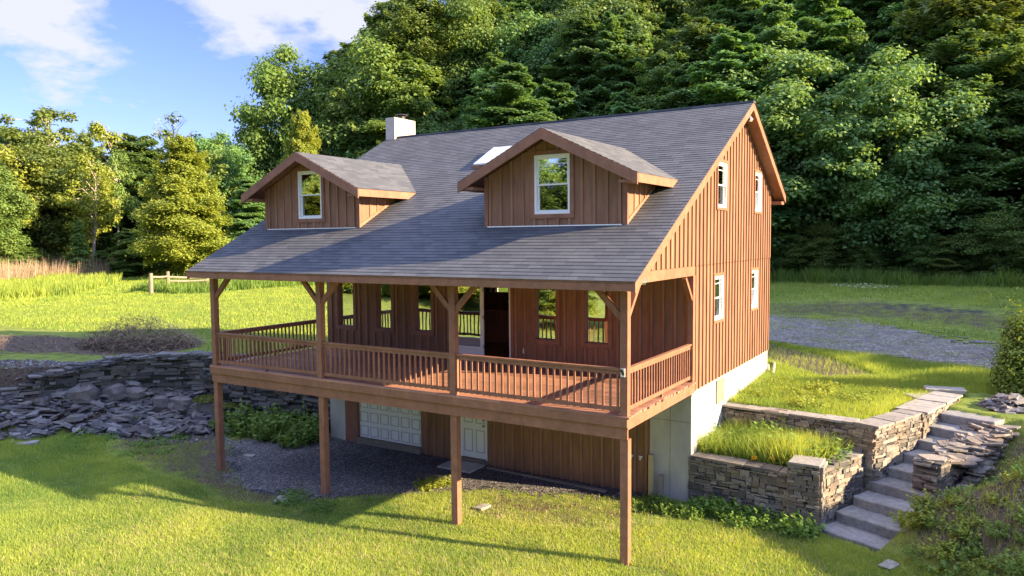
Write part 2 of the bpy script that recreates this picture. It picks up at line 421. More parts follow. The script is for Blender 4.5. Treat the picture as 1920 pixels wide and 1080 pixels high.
PAD = [(-12.6, .3), (-14.6, 1.6), (-14.8, 2.6), (-12.6, 4.3), (-12.3, 4.6), (-1.0, 4.6), (-1.6, 3.5), (-3.4, 3.0), (-4.6, 2.6), (-5.8, 1.9), (-6.9, .9), (-8.6, -.5), (-10.2, -.9), (-11.8, -.3)]
PADX = [((x+8)*1.09-8.2, (y-2)*1.28+1.9) for x, y in PAD]
DRIVE = [(-9, 20), (-4.2, 17.8), (-1.3, 17.6), (2, 16.6), (6, 14.6), (11, 13), (22, 12), (40, 12), (40, 17), (22, 17.5), (11, 19), (6.2, 21.5), (3.8, 25), (.5, 28.5), (-4, 29), (-9, 26)]
DRIVE2 = [(-2, 37), (3, 34), (7, 33), (11, 34), (9, 38), (3, 41), (-1, 41)]
BRUSHP = [(-32, 0), (-27, .3), (-23, 2.0), (-20.6, 3.2), (-20.2, 4.3), (-22, 6.6), (-26, 5.6), (-31, 4), (-38, 2)]
EDGEP = [(-22, 1.0), (-28, -2), (-27, -5), (-20, -.5), (-16.8, .8), (-15, 2.2), (-17, 3.6), (-20, 3.5)]
BAREP = [(-5.8, 1.9), (-4.6, 2.6), (-3.4, 3.0), (-1.6, 3.4), (.2, 3.2), (-.5, 1.6), (-2.5, .9), (-5, .5)]
BANKP = [(4.6, 3.2), (5.6, 2.2), (7.5, .8), (12, 2), (12, 9), (6.8, 8.6), (6, 6.5), (5.6, 4.6)]
YARDP = [(-1.2, 17.4), (1.4, 15.6), (3.4, 12.9), (1.9, 12.0), (.5, 13.0), (-.6, 14.0)]
BARE2 = [(-17.5, -.6), (-13.5, -1.3), (-11.2, -1.0), (-12.4, .4), (-14.6, 1.6), (-15, 2.6), (-17.2, 2.0), (-19, .4)]
DR3 = [(-6, 29), (2, 28), (8, 24), (12, 27), (10, 36), (0, 44), (-8, 36)]
cov = np.zeros(X.shape+(4,)); cov[..., 3] = 1
cov[..., 0] = np.maximum.reduce([soft(X, Y, BRUSHP, 1.2), soft(X, Y, EDGEP, .7)*.95, soft(X, Y, BAREP, .7)*.55, soft(X, Y, BANKP, .6)*.75, soft(X, Y, YARDP, .5)*.95, soft(X, Y, BARE2, .7)*.7, soft(X, Y, PADX, .6)*.75, soft(X, Y, DR3, 3)*.58])
cov[..., 1] = 0
cov[..., 1] = np.maximum.reduce([soft(X, Y, PAD, .5), soft(X, Y, DRIVE, 1.6)*.55, soft(X, Y, DRIVE2, 2.5)*.6])
V = np.stack([X.ravel(), Y.ravel(), Z.ravel()], 1); nx = len(xs); ny = len(ys)
ii, jj = np.meshgrid(np.arange(nx-1), np.arange(ny-1)); a0 = (jj*nx+ii).ravel()
F = np.stack([a0, a0+1, a0+nx+1, a0+nx], 1)
gm = np_mesh('ground', V, F, np.full(len(F), .5), 'ground')
ca = gm.attributes.new('cover', 'FLOAT_COLOR', 'POINT'); ca.data.foreach_set('color', cov.reshape(-1, 4).astype(np.float32).ravel())
for p in gm.polygons: p.use_smooth = True
tag(link('ground', gm), kind='structure')
def sheet(name, poly, step, mat, off, rag=.5):
    P = np.array(poly); gx = np.arange(P[:, 0].min()-1, P[:, 0].max()+1, step); gy = np.arange(P[:, 1].min()-1, P[:, 1].max()+1, step)
    GX, GY = np.meshgrid(gx, gy); nz_ = rag*(np.sin(GX*2.1+GY)*.4+np.sin(GY*3.7-GX*1.3)*.35+RNG.normal(0, .25, GX.shape))
    cx = GX[:-1, :-1]+step/2; cy = GY[:-1, :-1]+step/2
    keep = in_poly(cx+nz_[:-1, :-1]*.5, cy+nz_[1:, 1:]*.5, poly)
    n = len(gx); jj, ii = np.nonzero(keep); a = jj*n+ii
    V = np.stack([GX.ravel(), GY.ravel(), H(GX, GY).ravel()+off], 1); F = np.stack([a, a+1, a+n+1, a+n], 1)
    used, inv = np.unique(F, return_inverse=True)
    me = np_mesh(name, V[used], inv.reshape(F.shape), np.full(len(F), .5), mat)
    return tag(link(name, me), kind='structure')
sheet('gravel_driveway', DRIVE, .22, 'drive_gravel', .03, 1.9)
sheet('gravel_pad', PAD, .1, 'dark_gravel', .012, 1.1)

# ------------------------------------------------------------------ scatter helpers
def blades(name, poly, n, h, wdt, mat, avoid=(), lean=.5, hvar=.5, density_noise=0.0, quad=False, zoff=0, keepf=None):
    P = np.array(poly); x0, y0 = P.min(0); x1, y1 = P.max(0)
    frac = 1.0; xs_ = []; tot = 0
    while tot < n:
        x = RNG.uniform(x0, x1, n); y = RNG.uniform(y0, y1, n); k = in_poly(x, y, poly)
        for av in avoid: k &= ~in_poly(x+RNG.normal(0, .18, n), y+RNG.normal(0, .18, n), av)
        if density_noise:
            f = np.sin(x*1.9+np.sin(y*1.3)*1.4)+np.sin(y*2.3+np.sin(x*.9)*1.7); k &= RNG.uniform(-2, 2, n) < f+2-2*density_noise+.0
        if keepf is not None: k &= keepf(x, y)
        if not k.any(): return None
        xs_.append(np.stack([x[k], y[k]], 1)); tot += k.sum()
    XY = np.concatenate(xs_)[:n]; x, y = XY.T; n = len(x)
    z = H(x, y)+zoff
    a = RNG.uniform(0, 2*math.pi, n); la = RNG.uniform(0, 2*math.pi, n)
    cl = .5+.5*np.sin(x*1.1+np.sin(y*.8)*2)*np.sin(y*1.3+np.sin(x*.7)*2)
    hh = h*(1-hvar+2*hvar*RNG.random(n))*(.7+.6*cl); ww = wdt*RNG.uniform(.7, 1.3, n); ll = lean*hh*RNG.random(n)
    dx = np.cos(a)*ww; dy = np.sin(a)*ww
    A = np.stack([x-dx, y-dy, z-.01], 1); B = np.stack([x+dx, y+dy, z-.01], 1)
    C_ = np.stack([x+np.cos(la)*ll, y+np.sin(la)*ll, z+hh], 1)
    V = np.stack([A, B, C_], 1).reshape(-1, 3); F = np.arange(3*n).reshape(n, 3)
    pn = np.sin(x*.55+np.sin(y*.43)*2.2)*np.sin(y*.61+np.sin(x*.37)*1.9)+.6*np.sin(x*2.3+np.sin(y*1.9)*1.7)*np.sin(y*2.7+x*.6); T = np.clip(RNG.normal(.42, .24, n)+.25*(cl-.5)+.2*pn, 0, 1)
    o = link(name, np_mesh(name, V, F, T, mat)); o['kind'] = 'stuff'; return o
HOUSEP = [(-12.5, 4.2), (.05, 4.2), (.05, 12.4), (-12.5, 12.4)]
STEPSP = [tuple(L0+SU*-.05+SW*-.2), tuple(L0+SU*-.05+SW*1.35), tuple(L0+SU*6.0+SW*1.35), tuple(L0+SU*6.0+SW*-.2)]
# ------------------------------------------------------------------ the house
HO = empty('house', (0, 0, 0)); tag(HO, 'brown board and batten house with grey shingle roof, two dormers and raised porch', 'house')
XR, XL, YF, YB = .03, -12.42, 4.18, 12.28
EY, EZ, RY, RZ, BYY, BZ = -.54, 2.737, 8.27, 7.417, 12.74, 4.936
SL = (RZ-EZ)/(RY-EY); SB = (RZ-BZ)/(BYY-RY)
XER, XEL = .43, -13.1
def rooftop(y): return EZ+SL*(y-EY) if y <= RY else RZ-SB*(y-RY)
def underroof(y): return rooftop(y)-.16
def bb_wall(P, a0, a1, zb, zt, holes=(), bw=.3, bat=.06, th=.12, extra=(), bth=.036, trimw=.09, phase=0.0, interior=True):
    """P(a,z,off) -> point; off positive is outwards. boards and battens as two builders"""
    mb = MB(); mt = MB()
    joints = []; a = a0+phase
    while a < a1-1e-6:
        if a > a0+.02: joints.append(a)
        a += bw
    br = sorted(set([a0, a1]+joints+list(extra)+[h[0] for h in holes]+[h[1] for h in holes]))
    br = [q for q in br if a0-1e-6 <= q <= a1+1e-6]
    tn = {}
    for i in range(len(br)-1):
        p, q = br[i], br[i+1]
        if q-p < 1e-4: continue
        mid = (p+q)/2; bi = int((mid-a0-phase)//bw); t = tn.setdefault(bi, .55*random.random())
        iv = [(None, None)]; segs = []; lo = zb
        for h in sorted([h for h in holes if h[0] < mid < h[1]], key=lambda h: h[2]):
            segs.append((lo, h[2], False)); lo = h[3]
        segs.append((lo, None, True))
        for (z0, z1, top) in segs:
            zp, zq = (zt(p), zt(q)) if top else (z1, z1)
            if min(zp, zq) <= z0+1e-3:
                if max(zp, zq) <= z0+1e-3: continue
                zp = max(zp, z0+.001); zq = max(zq, z0+.001)
            mb.hexa([P(p, z0, 0), P(q, z0, 0), P(q, z0, -th), P(p, z0, -th), P(p, zp, 0), P(q, zq, 0), P(q, zq, -th), P(p, zp, -th)], t)
    for j in joints:
        p, q = j-bat/2, j+bat/2; segs = []; lo = zb
        for h in sorted([h for h in holes if h[0]-trimw < j < h[1]+trimw], key=lambda h: h[2]):
            segs.append((lo, h[2]-trimw, False)); lo = h[3]+trimw
        segs.append((lo, None, True))
        for (z0, z1, top) in segs:
            zp, zq = (zt(p)-.004, zt(q)-.004) if top else (z1, z1)
            if min(zp, zq) <= z0+.02: continue
            tb_ = .6+.4*random.random(); mt.hexa([P(p, z0+.003, bth), P(q, z0+.003, bth), P(q, z0+.003, -.005), P(p, z0+.003, -.005), P(p, zp, bth), P(q, zq, bth), P(q, zq, -.005), P(p, zp, -.005)], tb_)
    n = len(mb.v); mb.v += mt.v; mb.f += [tuple(i+n for i in f) for f in mt.f]; mb.t += mt.t
    return mb
PR = lambda a, z, o: (XR+o, a, z)
PLf = lambda a, z, o: (XL-o, a, z)
PF = lambda a, z, o: (a, YF-o, z)
PBk = lambda a, z, o: (a, YB+o, z)
gw = [(6.02, 6.90, 4.36, 5.56), (10.0, 10.86, 4.36, 5.56), (5.88, 6.74, 1.34, 2.52), (9.78, 10.62, 1.34, 2.52)]
# right gable: lower storey, and upper storey which also spans the porch
bb_wall(PR, YF-.0, YB, -.26, lambda a: 2.86, [gw[2], gw[3]], extra=(), phase=.15).build('gable_wall', 'stained_wood', HO)
PRu = lambda a, z, o: (XR+.022+o, a, z)
bb_wall(PRu, .55, YB, 2.862, lambda a: underroof(a)-.0, [gw[0], gw[1]], extra=(RY,), phase=.1, th=.14).build('gable_wall', 'stained_wood', HO)
bb_wall(PLf, YF, YB, -.26, lambda a: 2.86, [], phase=.15).build('gable_wall', 'stained_wood', HO)
bb_wall(PLf, .55, YB, 2.862, lambda a: underroof(a), [], extra=(RY,), phase=.1).build('gable_wall', 'stained_wood', HO)
pw = [(-11.9, -11.22, .76, 2.42), (-10.24, -9.62, .76, 2.42), (-8.72, -8.06, .76, 2.42), (-4.46, -3.78, .76, 2.42), (-2.93, -2.24, .76, 2.42)]
DOOR = (-7.36, -5.24, .04, 2.46)
bb_wall(PF, XL+.121, XR-.121, .0, lambda a: 2.7, pw+[DOOR], phase=.1, bw=.31, trimw=.12, bth=.05).build('porch_wall', 'stained_wood', HO)
bkw = [(-10.9, -10.2, 1.3, 2.1), (-7.2, -5.4, .5, 2.2), (-3.6, -1.6, .5, 2.2)]  # the two wide windows are added, unseen, to light the interior
bb_wall(PBk, XL+.121, XR-.121, -.26, lambda a: underroof(YB)-.01, bkw, phase=.1).build('back_wall', 'stained_wood', HO)
# foundation
fd = MB()
fd.box((XR-.33, YF+.02, -3.5), (XR-.03, YB-.02, -.262), .5); fd.box((XL+.03, YF+.02, -3.5), (XL+.33, YB-.02, -.262), .5)
fd.box((-1.08, YF-.0, -3.5), (XR-.032, YF+.3, -.4), .6); fd.box((XL+.032, YF, -3.5), (-11.68, YF+.3, -.4), .6)
fd.box((XL+.33, YB-.3, -3.5), (XR-.33, YB-.021, -.262), .5)
fd.build('foundation', 'concrete', HO)
sm = MB(); 
for yy in (5.4, 7.9, 10.4): sm.box((XR-.03, yy, -3.2), (XR-.026, yy+.012, -.27), .2)
sm.box((-.55, YF-.004, -3.2), (-.54, YF+.002, -.4), .2); sm.box((-1.07, YF-.004, -1.05), (-.02, YF+.002, -1.04), .2)
sm.build_each('concrete_joint', 'weathered_wood', HO)
fw = MB(); fw.box((XR-.028, 6.25, -.98), (XR+.004, 6.98, -.34)); fw.build('foundation_vent', 'weathered_wood', HO, label='grey recessed opening cover in the white foundation')
# basement front wall
bwall = bb_wall(lambda a, z, o: (a, YF-o, z), -11.14, -1.08, -3.2, lambda a: -.42, [(-11.13, -8.54, -3.2, -1.02), (-7.05, -6.09, -2.92, -.92)], phase=.05, bw=.31, th=.1, trimw=0, bth=.045)
bwall.build('basement_wall', 'stained_wood', HO)
MB().box((-11.68, YF-.035, -3.2), (-11.14, YF+.1, -.42), .3).build('basement_post', 'stained_trim', HO)
# garage door with raised panels
gd = MB(); gd.box((-11.12, YF+.06, -2.86), (-8.55, YF+.1, -1.03), .5)
rows = 4; colsn = 6; gx0, gx1, gz0, gz1 = -11.12, -8.55, -2.86, -1.03
for r in range(rows):
    z0 = gz0+(gz1-gz0)*r/rows; z1 = gz0+(gz1-gz0)*(r+1)/rows
    gd.box((gx0+.005, YF+.045, z0+.008), (gx1-.005, YF+.062, z1-.008), .5)
    for c in range(colsn):
        x0 = gx0+(gx1-gx0)*c/colsn; x1 = gx0+(gx1-gx0)*(c+1)/colsn
        for (u0, v0, u1, v1) in ((x0+.05, z0+.07, x1-.05, z0+.085), (x0+.05, z1-.085, x1-.05, z1-.07), (x0+.05, z0+.085, x0+.065, z1-.085), (x1-.065, z0+.085, x1-.05, z1-.085)):
            gd.box((u0, YF+.030, v0), (u1, YF+.047, v1), -1.0)  # groove shade painted in as dark strips round each panel
        gd.box((x0+.09, YF+.034, z0+.11), (x1-.09, YF+.047, z1-.11), .6)
gdo = gd.build('garage_door', 'white_paint', HO)
gh = MB(); gh.tube([(-9.82, YF+.045, -1.55), (-9.82, YF-.02, -1.55)], [.03, .03], 10, .5); gh.bar((-9.9, YF-.03, -1.55), (-9.74, YF-.03, -1.55), .02, .03); gh.box((-9.85, YF+.02, -1.68), (-9.79, YF+.046, -1.6)); gh.build('handle', 'dark_metal', gdo)
MB().box((-11.13, YF-.12, -3.2), (-8.5, YF+.12, -2.87)).build('sill', 'weathered_wood', HO)
# side entry door
de = MB(); de.box((-7.02, YF+.03, -2.9), (-6.12, YF+.07, -.95), .5)
for (x0, x1, z0, z1) in ((-6.92, -6.62, -2.72, -2.05), (-6.5, -6.2, -2.72, -2.05), (-6.92, -6.62, -1.85, -1.2), (-6.5, -6.2, -1.85, -1.2)):
    for (u0, v0, u1, v1) in ((x0, z0, x1, z0+.018), (x0, z1-.018, x1, z1), (x0, z0+.018, x0+.018, z1-.018), (x1-.018, z0+.018, x1, z1-.018)):
        de.box((u0, YF+.018, v0), (u1, YF+.032, v1), -1.0)  # shade of the panel edges put into the strips' dark tone
    de.box((x0+.05, YF+.02, z0+.05), (x1-.05, YF+.032, z1-.05), .6)
deo = de.build('basement_door', 'white_paint', HO)
for z in (-1.9, -1.72):
    kb = MB(); kb.tube([(-6.2, YF+.03, z), (-6.2, YF-.01, z), (-6.2, YF-.04, z)], [.018, .02, .035], 10, .5); kb.build('knob', 'brass', deo)
fr_ = MB(); fr_.box((-7.05, YF-.012, -2.92), (-7.02, YF+.09, -.93)); fr_.box((-6.12, YF-.012, -2.92), (-6.09, YF+.09, -.93)); fr_.build_each('door_frame', 'white_paint', deo)
MB().box((-7.1, YF-.08, -3.0), (-6.05, YF+.1, -2.921)).build('threshold', 'weathered_wood', deo)
# faucets, basement light
for x in (-1.56, -1.31):
    fa = MB(); fa.tube([(x, YF-.02, -2.1), (x, YF-.1, -2.1), (x, YF-.12, -2.15)], [.035, .03, .03], 8, .6); fa.tube([(x-.05, YF-.08, -2.06), (x+.05, YF-.08, -2.06)], [.015, .015], 6, .6)
    fa.build('faucet', 'lamp_glass', HO)
def floodlight(p, d, name='floodlight'):
    q = MB(); p = Vector(p); d = Vector(d).normalized(); q.bar(p, p+d*.05, .06, .06); q.bar(p+d*.05, p+d*.24, .10, .09)
    o = q.build(name, 'metal', HO); g_ = MB(); g_.bar(p+d*.241, p+d*.25, .09, .08); g_.build('lens', 'lamp_glass', o); return o
floodlight((-1.45, YF-.03, -1.05), (.9, -1, -.35))
floodlight((XER-.12, .05, 2.86), (.5, -.6, -.9)); floodlight((XER-.12, RY-.25, RZ-.42), (.6, -.5, -.7))
# windows -------------------------------------------------------
def window(P, a0, a1, z0, z1, frame='white_paint', trim=True, sash=True, refl='coated_glass', lower='clear_glass', fw_=.055, parent=HO, top='coated_glass', muntin=False, trimw=.075):
    wn = MB()
    def fr(m, A0, A1, Z0, Z1, w, o0, o1, t=.5):
        for (p, q, r, s) in ((A0, Z0, A1, Z0+w), (A0, Z1-w, A1, Z1), (A0, Z0+w, A0+w, Z1-w), (A1-w, Z0+w, A1, Z1-w)):
            m.hexa([P(p, q, o1), P(r, q, o1), P(r, q, o0), P(p, q, o0), P(p, s, o1), P(r, s, o1), P(r, s, o0), P(p, s, o0)], t)
    fr(wn, a0, a1, z0, z1, fw_, -.10, .018)
    zm = (z0+z1)/2
    wo = wn.build('window', frame, parent)
    sub = wo if parent is HO else parent
    if sash:
        s1 = MB(); fr(s1, a0+fw_, a1-fw_, zm-.02, z1-fw_, .035, -.055, -.02); s1.build('sash', frame, sub)
        s2 = MB(); fr(s2, a0+fw_, a1-fw_, z0+fw_, zm+.02, .035, -.09, -.06); s2.build('sash', frame, sub)
        if muntin:
            s3 = MB(); zq = z1-fw_-.16
            s3.hexa([P(a0+fw_, zq, -.025), P(a1-fw_, zq, -.025), P(a1-fw_, zq, -.045), P(a0+fw_, zq, -.045), P(a0+fw_, zq+.02, -.025), P(a1-fw_, zq+.02, -.025), P(a1-fw_, zq+.02, -.045), P(a0+fw_, zq+.02, -.045)], .5); s3.build('muntin', frame, sub)
        g = MB(); g.hexa([P(a0+fw_, zm, -.036), P(a1-fw_, zm, -.036), P(a1-fw_, zm, -.04), P(a0+fw_, zm, -.04), P(a0+fw_, z1-fw_, -.036), P(a1-fw_, z1-fw_, -.036), P(a1-fw_, z1-fw_, -.04), P(a0+fw_, z1-fw_, -.04)], .5); g.build('pane', top, sub)
        g = MB(); g.hexa([P(a0+fw_, z0+fw_, -.074), P(a1-fw_, z0+fw_, -.074), P(a1-fw_, z0+fw_, -.078), P(a0+fw_, z0+fw_, -.078), P(a0+fw_, zm, -.074), P(a1-fw_, zm, -.074), P(a1-fw_, zm, -.078), P(a0+fw_, zm, -.078)], .5); g.build('pane', lower, sub)
    else:
        g = MB(); g.hexa([P(a0+fw_, z0+fw_, -.084), P(a1-fw_, z0+fw_, -.084), P(a1-fw_, z0+fw_, -.088), P(a0+fw_, z0+fw_, -.088), P(a0+fw_, z1-fw_, -.084), P(a1-fw_, z1-fw_, -.084), P(a1-fw_, z1-fw_, -.088), P(a0+fw_, z1-fw_, -.088)], .5); g.build('pane', top, sub)
    if trim:
        tm = MB(); fr(tm, a0-trimw, a1+trimw, z0-trimw, z1+trimw, trimw, -.004, .036, .6); tm.build('trim', 'stained_trim', sub)
    return wo
for (i, (a0, a1, z0, z1)) in enumerate(gw):
    window(PRu if i < 2 else PR, a0, a1, z0, z1, top='coated_glass', lower='clear_glass' if i in (0, 2) else 'coated_glass', muntin=True)
for (a0, a1, z0, z1) in pw: window(PF, a0, a1, z0, z1, frame='stained_trim', sash=False, fw_=.02, trimw=.11)
for (a0, a1, z0, z1) in bkw: window(PBk, a0, a1, z0, z1, top='clear_glass', lower='clear_glass')
# french door
fdm = MB(); a0, a1, z0, z1 = DOOR
fdm.box((a0, YF-.03, z0), (a0+.05, YF+.12, z1)); fdm.box((a1-.05, YF-.03, z0), (a1, YF+.12, z1)); fdm.box((a0+.05, YF-.03, z1-.05), (a1-.05, YF+.12, z1))
fdo = fdm.build('french_door', 'white_paint', HO)
lf = MB(); l0, l1 = a0+.055, -6.2
for (p, q, r, s) in ((l0, .06, l1, .42), (l0, 2.30, l1, 2.405), (l0, .42, l0+.11, 2.30), (l1-.11, .42, l1, 2.30)): lf.box((p, YF+.02, q), (r, YF+.065, s), .5)
for (p, q, r, s) in ((l0+.12, .13, l1-.12, .15), (l0+.12, .34, l1-.12, .36)): lf.box((p, YF+.012, q), (r, YF+.022, s), .1)
lfo = lf.build('door_leaf', 'white_paint', fdo)
g = MB(); g.box((l0+.11, YF+.04, .42), (l1-.11, YF+.045, 2.30)); g.build('glass', 'coated_glass', fdo)
h_ = MB()
for z in (.45, 1.3, 2.1): h_.box((l1+.001, YF+.0, z-.05), (l1+.02, YF+.02, z+.05))
h_.build_each('hinge', 'metal', fdo)
of = MB(); of.box((-5.33, YF+.13, .06), (-5.29, YF+.95, .42), .5); of.box((-5.33, YF+.13, 2.3), (-5.29, YF+.95, 2.4), .5); of.box((-5.33, YF+.13, .42), (-5.29, YF+.24, 2.3), .5); of.box((-5.33, YF+.84, .42), (-5.29, YF+.95, 2.3), .5)
of.build('door_leaf', 'white_paint', fdo)
dt = MB()
dt.box((a0-.11, YF-.035, .0), (a0-.002, YF-.002, z1+.11)); dt.box((a1+.002, YF-.035, .0), (a1+.11, YF-.002, z1+.11)); dt.build_each('door_trim', 'stained_trim', fdo)
# outlets
def outlet(P, a, z, name='outlet'):
    q = MB(); q.hexa([P(a-.045, z-.07, .045), P(a+.045, z-.07, .045), P(a+.045, z-.07, .0), P(a-.045, z-.07, .0), P(a-.045, z+.07, .045), P(a+.045, z+.07, .045), P(a+.045, z+.07, .0), P(a-.045, z+.07, .0)], .5)
    return q.build(name, 'lamp_glass', HO)
outlet(PF, -4.79, .42)
# interior
fl = MB(); fl.box((XL+.13, YF+.13, -.2), (XR-.13, YB-.13, .03)); fl.build('ground_floor', 'floor_wood', HO)
fl = MB()
fl.box((XL+.13, YF+.1, 2.72), (XR-.13, YB-.13, 2.85)); fl.build('upper_floor', 'interior_paint', HO)
iw = MB()
iw.box((-12.2, 11.9, .031), (-7.4, 12.1, 1.40)); iw.box((-9.9, 7.6, .031), (-6.7, 7.7, 1.15)); iw.box((-10.0, 11.9, 1.40), (-7.4, 12.1, 2.7)); iw.box((-4.4, 8.0, .031), (-4.2, 12.1, 2.7))
iw.build_each('interior_panelling', 'interior_wood', HO)
iw = MB(); iw.box((-12.2, 11.9, 1.401), (-11.0, 12.1, 2.7)); iw.box((-4.4, 5.4, 2.86), (-.2, 5.5, 5.2)); iw.box((-12.2, 5.4, 2.86), (-8.2, 5.5, 5.2)); iw.build_each('interior_wall', 'interior_paint', HO)
iw = MB(); iw.box((-3.9, 5.3, 2.86), (-3.3, 5.39, 4.6)); iw.box((-2.6, 5.3, 2.86), (-1.9, 5.39, 4.7)); iw.box((-11.2, 5.3, 2.86), (-10.4, 5.39, 4.6)); iw.build_each('interior_door', 'interior_wood', HO)
MB().box((-10.12, 11.87, .95), (-10.04, 11.9, 1.07)).build('light_switch', 'lamp_glass', HO)
# roof ----------------------------------------------------------
def roof_plane(x0, x1, yE, zE, yR, zR, mb, row=.145, lip=.009):
    d = math.hypot(yR-yE, zR-zE); n = int(d/row); uy = (yR-yE)/d; uz = (zR-zE)/d; ny_ = -uz*(1 if yR > yE else -1); nz_ = abs(uy)
    for i in range(n+1):
        a = i*row; b_ = min((i+1)*row, d)
        if b_-a < .01: continue
        lo = (yE+uy*a+ny_*lip, zE+uz*a+nz_*lip); hi = (yE+uy*b_, zE+uz*b_); bs = (yE+uy*a, zE+uz*a)
        q = [(x0, lo[0], lo[1]), (x1, lo[0], lo[1]), (x1, hi[0], hi[1]), (x0, hi[0], hi[1])]
        if yR < yE: q = q[::-1]
        mb.face(q, .5); q = [(x0, bs[0], bs[1]), (x1, bs[0], bs[1]), (x1, lo[0], lo[1]), (x0, lo[0], lo[1])]
        if yR < yE: q = q[::-1]
        mb.face(q, .2)
        for xx in (x0, x1): mb.face([(xx, lo[0], lo[1]), (xx, hi[0], hi[1]), (xx, bs[0], bs[1])], .3)
rf = MB(); roof_plane(XEL, XER+.02, EY-.02, EZ-.01, RY, RZ, rf)
roof_plane(XEL, XER+.02, BYY+.02, BZ-.01, RY, RZ, rf)
rf.box((XEL, RY-.13, RZ-.05), (XER+.02, RY+.13, RZ+.004), .5)
ro = rf.build('roof', 'shingles', HO, uvf=lambda c: (c[0], (c[1]-EY)*math.sqrt(1+SL*SL)+.0))
# decking under shingles (skipping where the dormers open)
dk = MB()
def slab(x0, x1, y0, y1, t0=.012, t1=.05, m=dk):
    z = rooftop
    m.hexa([(x0, y0, z(y0)-t1), (x1, y0, z(y0)-t1), (x1, y1, z(y1)-t1), (x0, y1, z(y1)-t1), (x0, y0, z(y0)-t0), (x1, y0, z(y0)-t0), (x1, y1, z(y1)-t0), (x0, y1, z(y1)-t0)], .4)
slab(XEL, XER, EY, RY); slab(XEL, XER, RY+.001, BYY)
dk.build('roof_sheathing', 'stained_trim', ro)
fa = MB(); fa.box((XEL+.047, EY, EZ-.195), (XER-.047, EY+.04, EZ-.045), .5); fa.box((XEL+.047, BYY-.04, BZ-.2), (XER-.047, BYY, BZ-.05), .5)
fa.build_each('eave_fascia', 'stained_trim', HO)
def rake(x, sgn, name='rake_board'):
    q = MB(); t = .045
    for (y0, y1) in ((EY-.0, RY), (RY, BYY)):
        z0, z1 = rooftop(y0)-.052, rooftop(y1)-.052
        q.hexa([(x, y0, z0-.19), (x+sgn*t, y0, z0-.19), (x+sgn*t, y1, z1-.19), (x, y1, z1-.19), (x, y0, z0), (x+sgn*t, y0, z0), (x+sgn*t, y1, z1), (x, y1, z1)], .8)
    return q.build(name, 'stained_trim', HO)
rake(XER-.045, 1); rake(XEL+.045, -1)
sf = MB()
for (x0, x1) in ((XR+.05, XER-.05), (XEL+.05, XL-.03)):
    for (y0, y1) in ((EY+.05, RY), (RY, BYY-.05)):
        z0, z1 = rooftop(y0)-.17, rooftop(y1)-.17
        sf.hexa([(x0, y0, z0-.02), (x1, y0, z0-.02), (x1, y1, z1-.02), (x0, y1, z1-.02), (x0, y0, z0), (x1, y0, z0), (x1, y1, z1), (x0, y1, z1)], .4)
sf.box((XER-.38, YB+.03, BZ-.30), (XER-.05, BYY-.04, BZ-.2), .5)
sf.build_each('soffit', 'stained_trim', HO)
# porch ceiling & beams
pc = MB(); 
for i in range(28):
    y0 = -.49+i*.165; pc.box((XL+.0, y0, 2.704), (XR-.1, min(y0+.160, YF-.03), 2.72))
pc.build('porch_ceiling', 'stained_wood', HO)
bm = MB(); bm.box((XL-.05, -.09, 2.50), (XR+.03, .09, 2.70), .5); bm.build_each('porch_beam', 'stained_trim', HO)
bm = MB(); bm.box((-.09, .091, 2.63), (XR+.05, YF-.03, 2.858), .7); bm.build_each('porch_beam', 'stained_trim', HO)
bm = MB(); bm.box((XL-.07, .091, 2.55), (XL+.09, YF-.03, 2.858), .7); bm.build_each('porch_beam', 'stained_trim', HO)
# porch posts
PXS = [-12.64, -8.43, -4.21, 0.0]; HB = [-3.03, -2.98, -3.14, -3.13]
for i, x in enumerate(PXS):
    q = MB(); q.box((x-.08, -.08, .0), (x+.08, .08, 2.497), .5); q.build('porch_post', 'stained_trim', HO)
    q = MB(); q.box((x-.085, -.06, HB[i]-.35), (x+.085, .11, -.475), .6); q.build('support_post', 'stained_trim', HO)
    for sg in (-1, 1):
        if (i == 0 and sg < 0) or (i == 3 and sg > 0): continue
        q = MB(); q.bar((x+sg*.04, -.0, 1.93), (x+sg*.64, .0, 2.56), .085, .12, tone=.5); q.build('brace', 'stained_trim', HO)
for (x, y, sg) in ((0, 0, 1), (0, YF-.02, -1), (PXS[0], 0, 1)):
    q = MB(); q.bar((x+.0, y+sg*.04, 1.95), (x+.0, y+sg*.62, 2.6), .085, .12, up=(1, 0, 0), tone=.8); q.build('brace', 'stained_trim', HO)
MB().box((XR-.09, YF-.16, 0.02), (XR+.05, YF-.001, 2.63), .7).build('corner_post', 'stained_trim', HO)
ob = MB(); ob.box((-.055, -.105, .80), (.035, -.081, .97), .7); obo = ob.build('outlet_box', 'lamp_glass', HO, label='white outlet cover on the right porch post')
MB().bar((-.045, -.112, .95), (.01, -.112, .84), .012, .05).build('cover_flap', 'dark_metal', obo)
# deck
db = MB(); y = -.13; k = 0
while y < YF-.03:
    y1 = min(y+.138, YF-.03); x = XL-.36
    cuts = sorted(random.uniform(-12, -1) for _ in range(2)); st = x
    xe = XR+.085+random.uniform(-.025, .03)
    pts = [x]+[c for c in cuts if c-x > 1.5]+[xe]
    for j in range(len(pts)-1): db.box((pts[j]+.002, y, -.038), (pts[j+1]-.002, y1-.008, 0), random.random())
    y += .138
db.build('deck_boards', 'deck_wood', HO)
rm = MB(); rm.box((XL-.36, -.125, -.215), (-6.9, -.085, -.04), .5); rm.box((-6.897, -.125, -.215), (XR+.06, -.085, -.04), .6); rm.build_each('deck_fascia', 'stained_trim', HO)
rm = MB(); rm.box((XL-.33, -.082, -.47), (-8.43, -.03, -.218), .5); rm.box((-8.427, -.082, -.47), (XR+.05, -.03, -.218), .6); rm.build_each('deck_beam', 'stained_trim', HO)
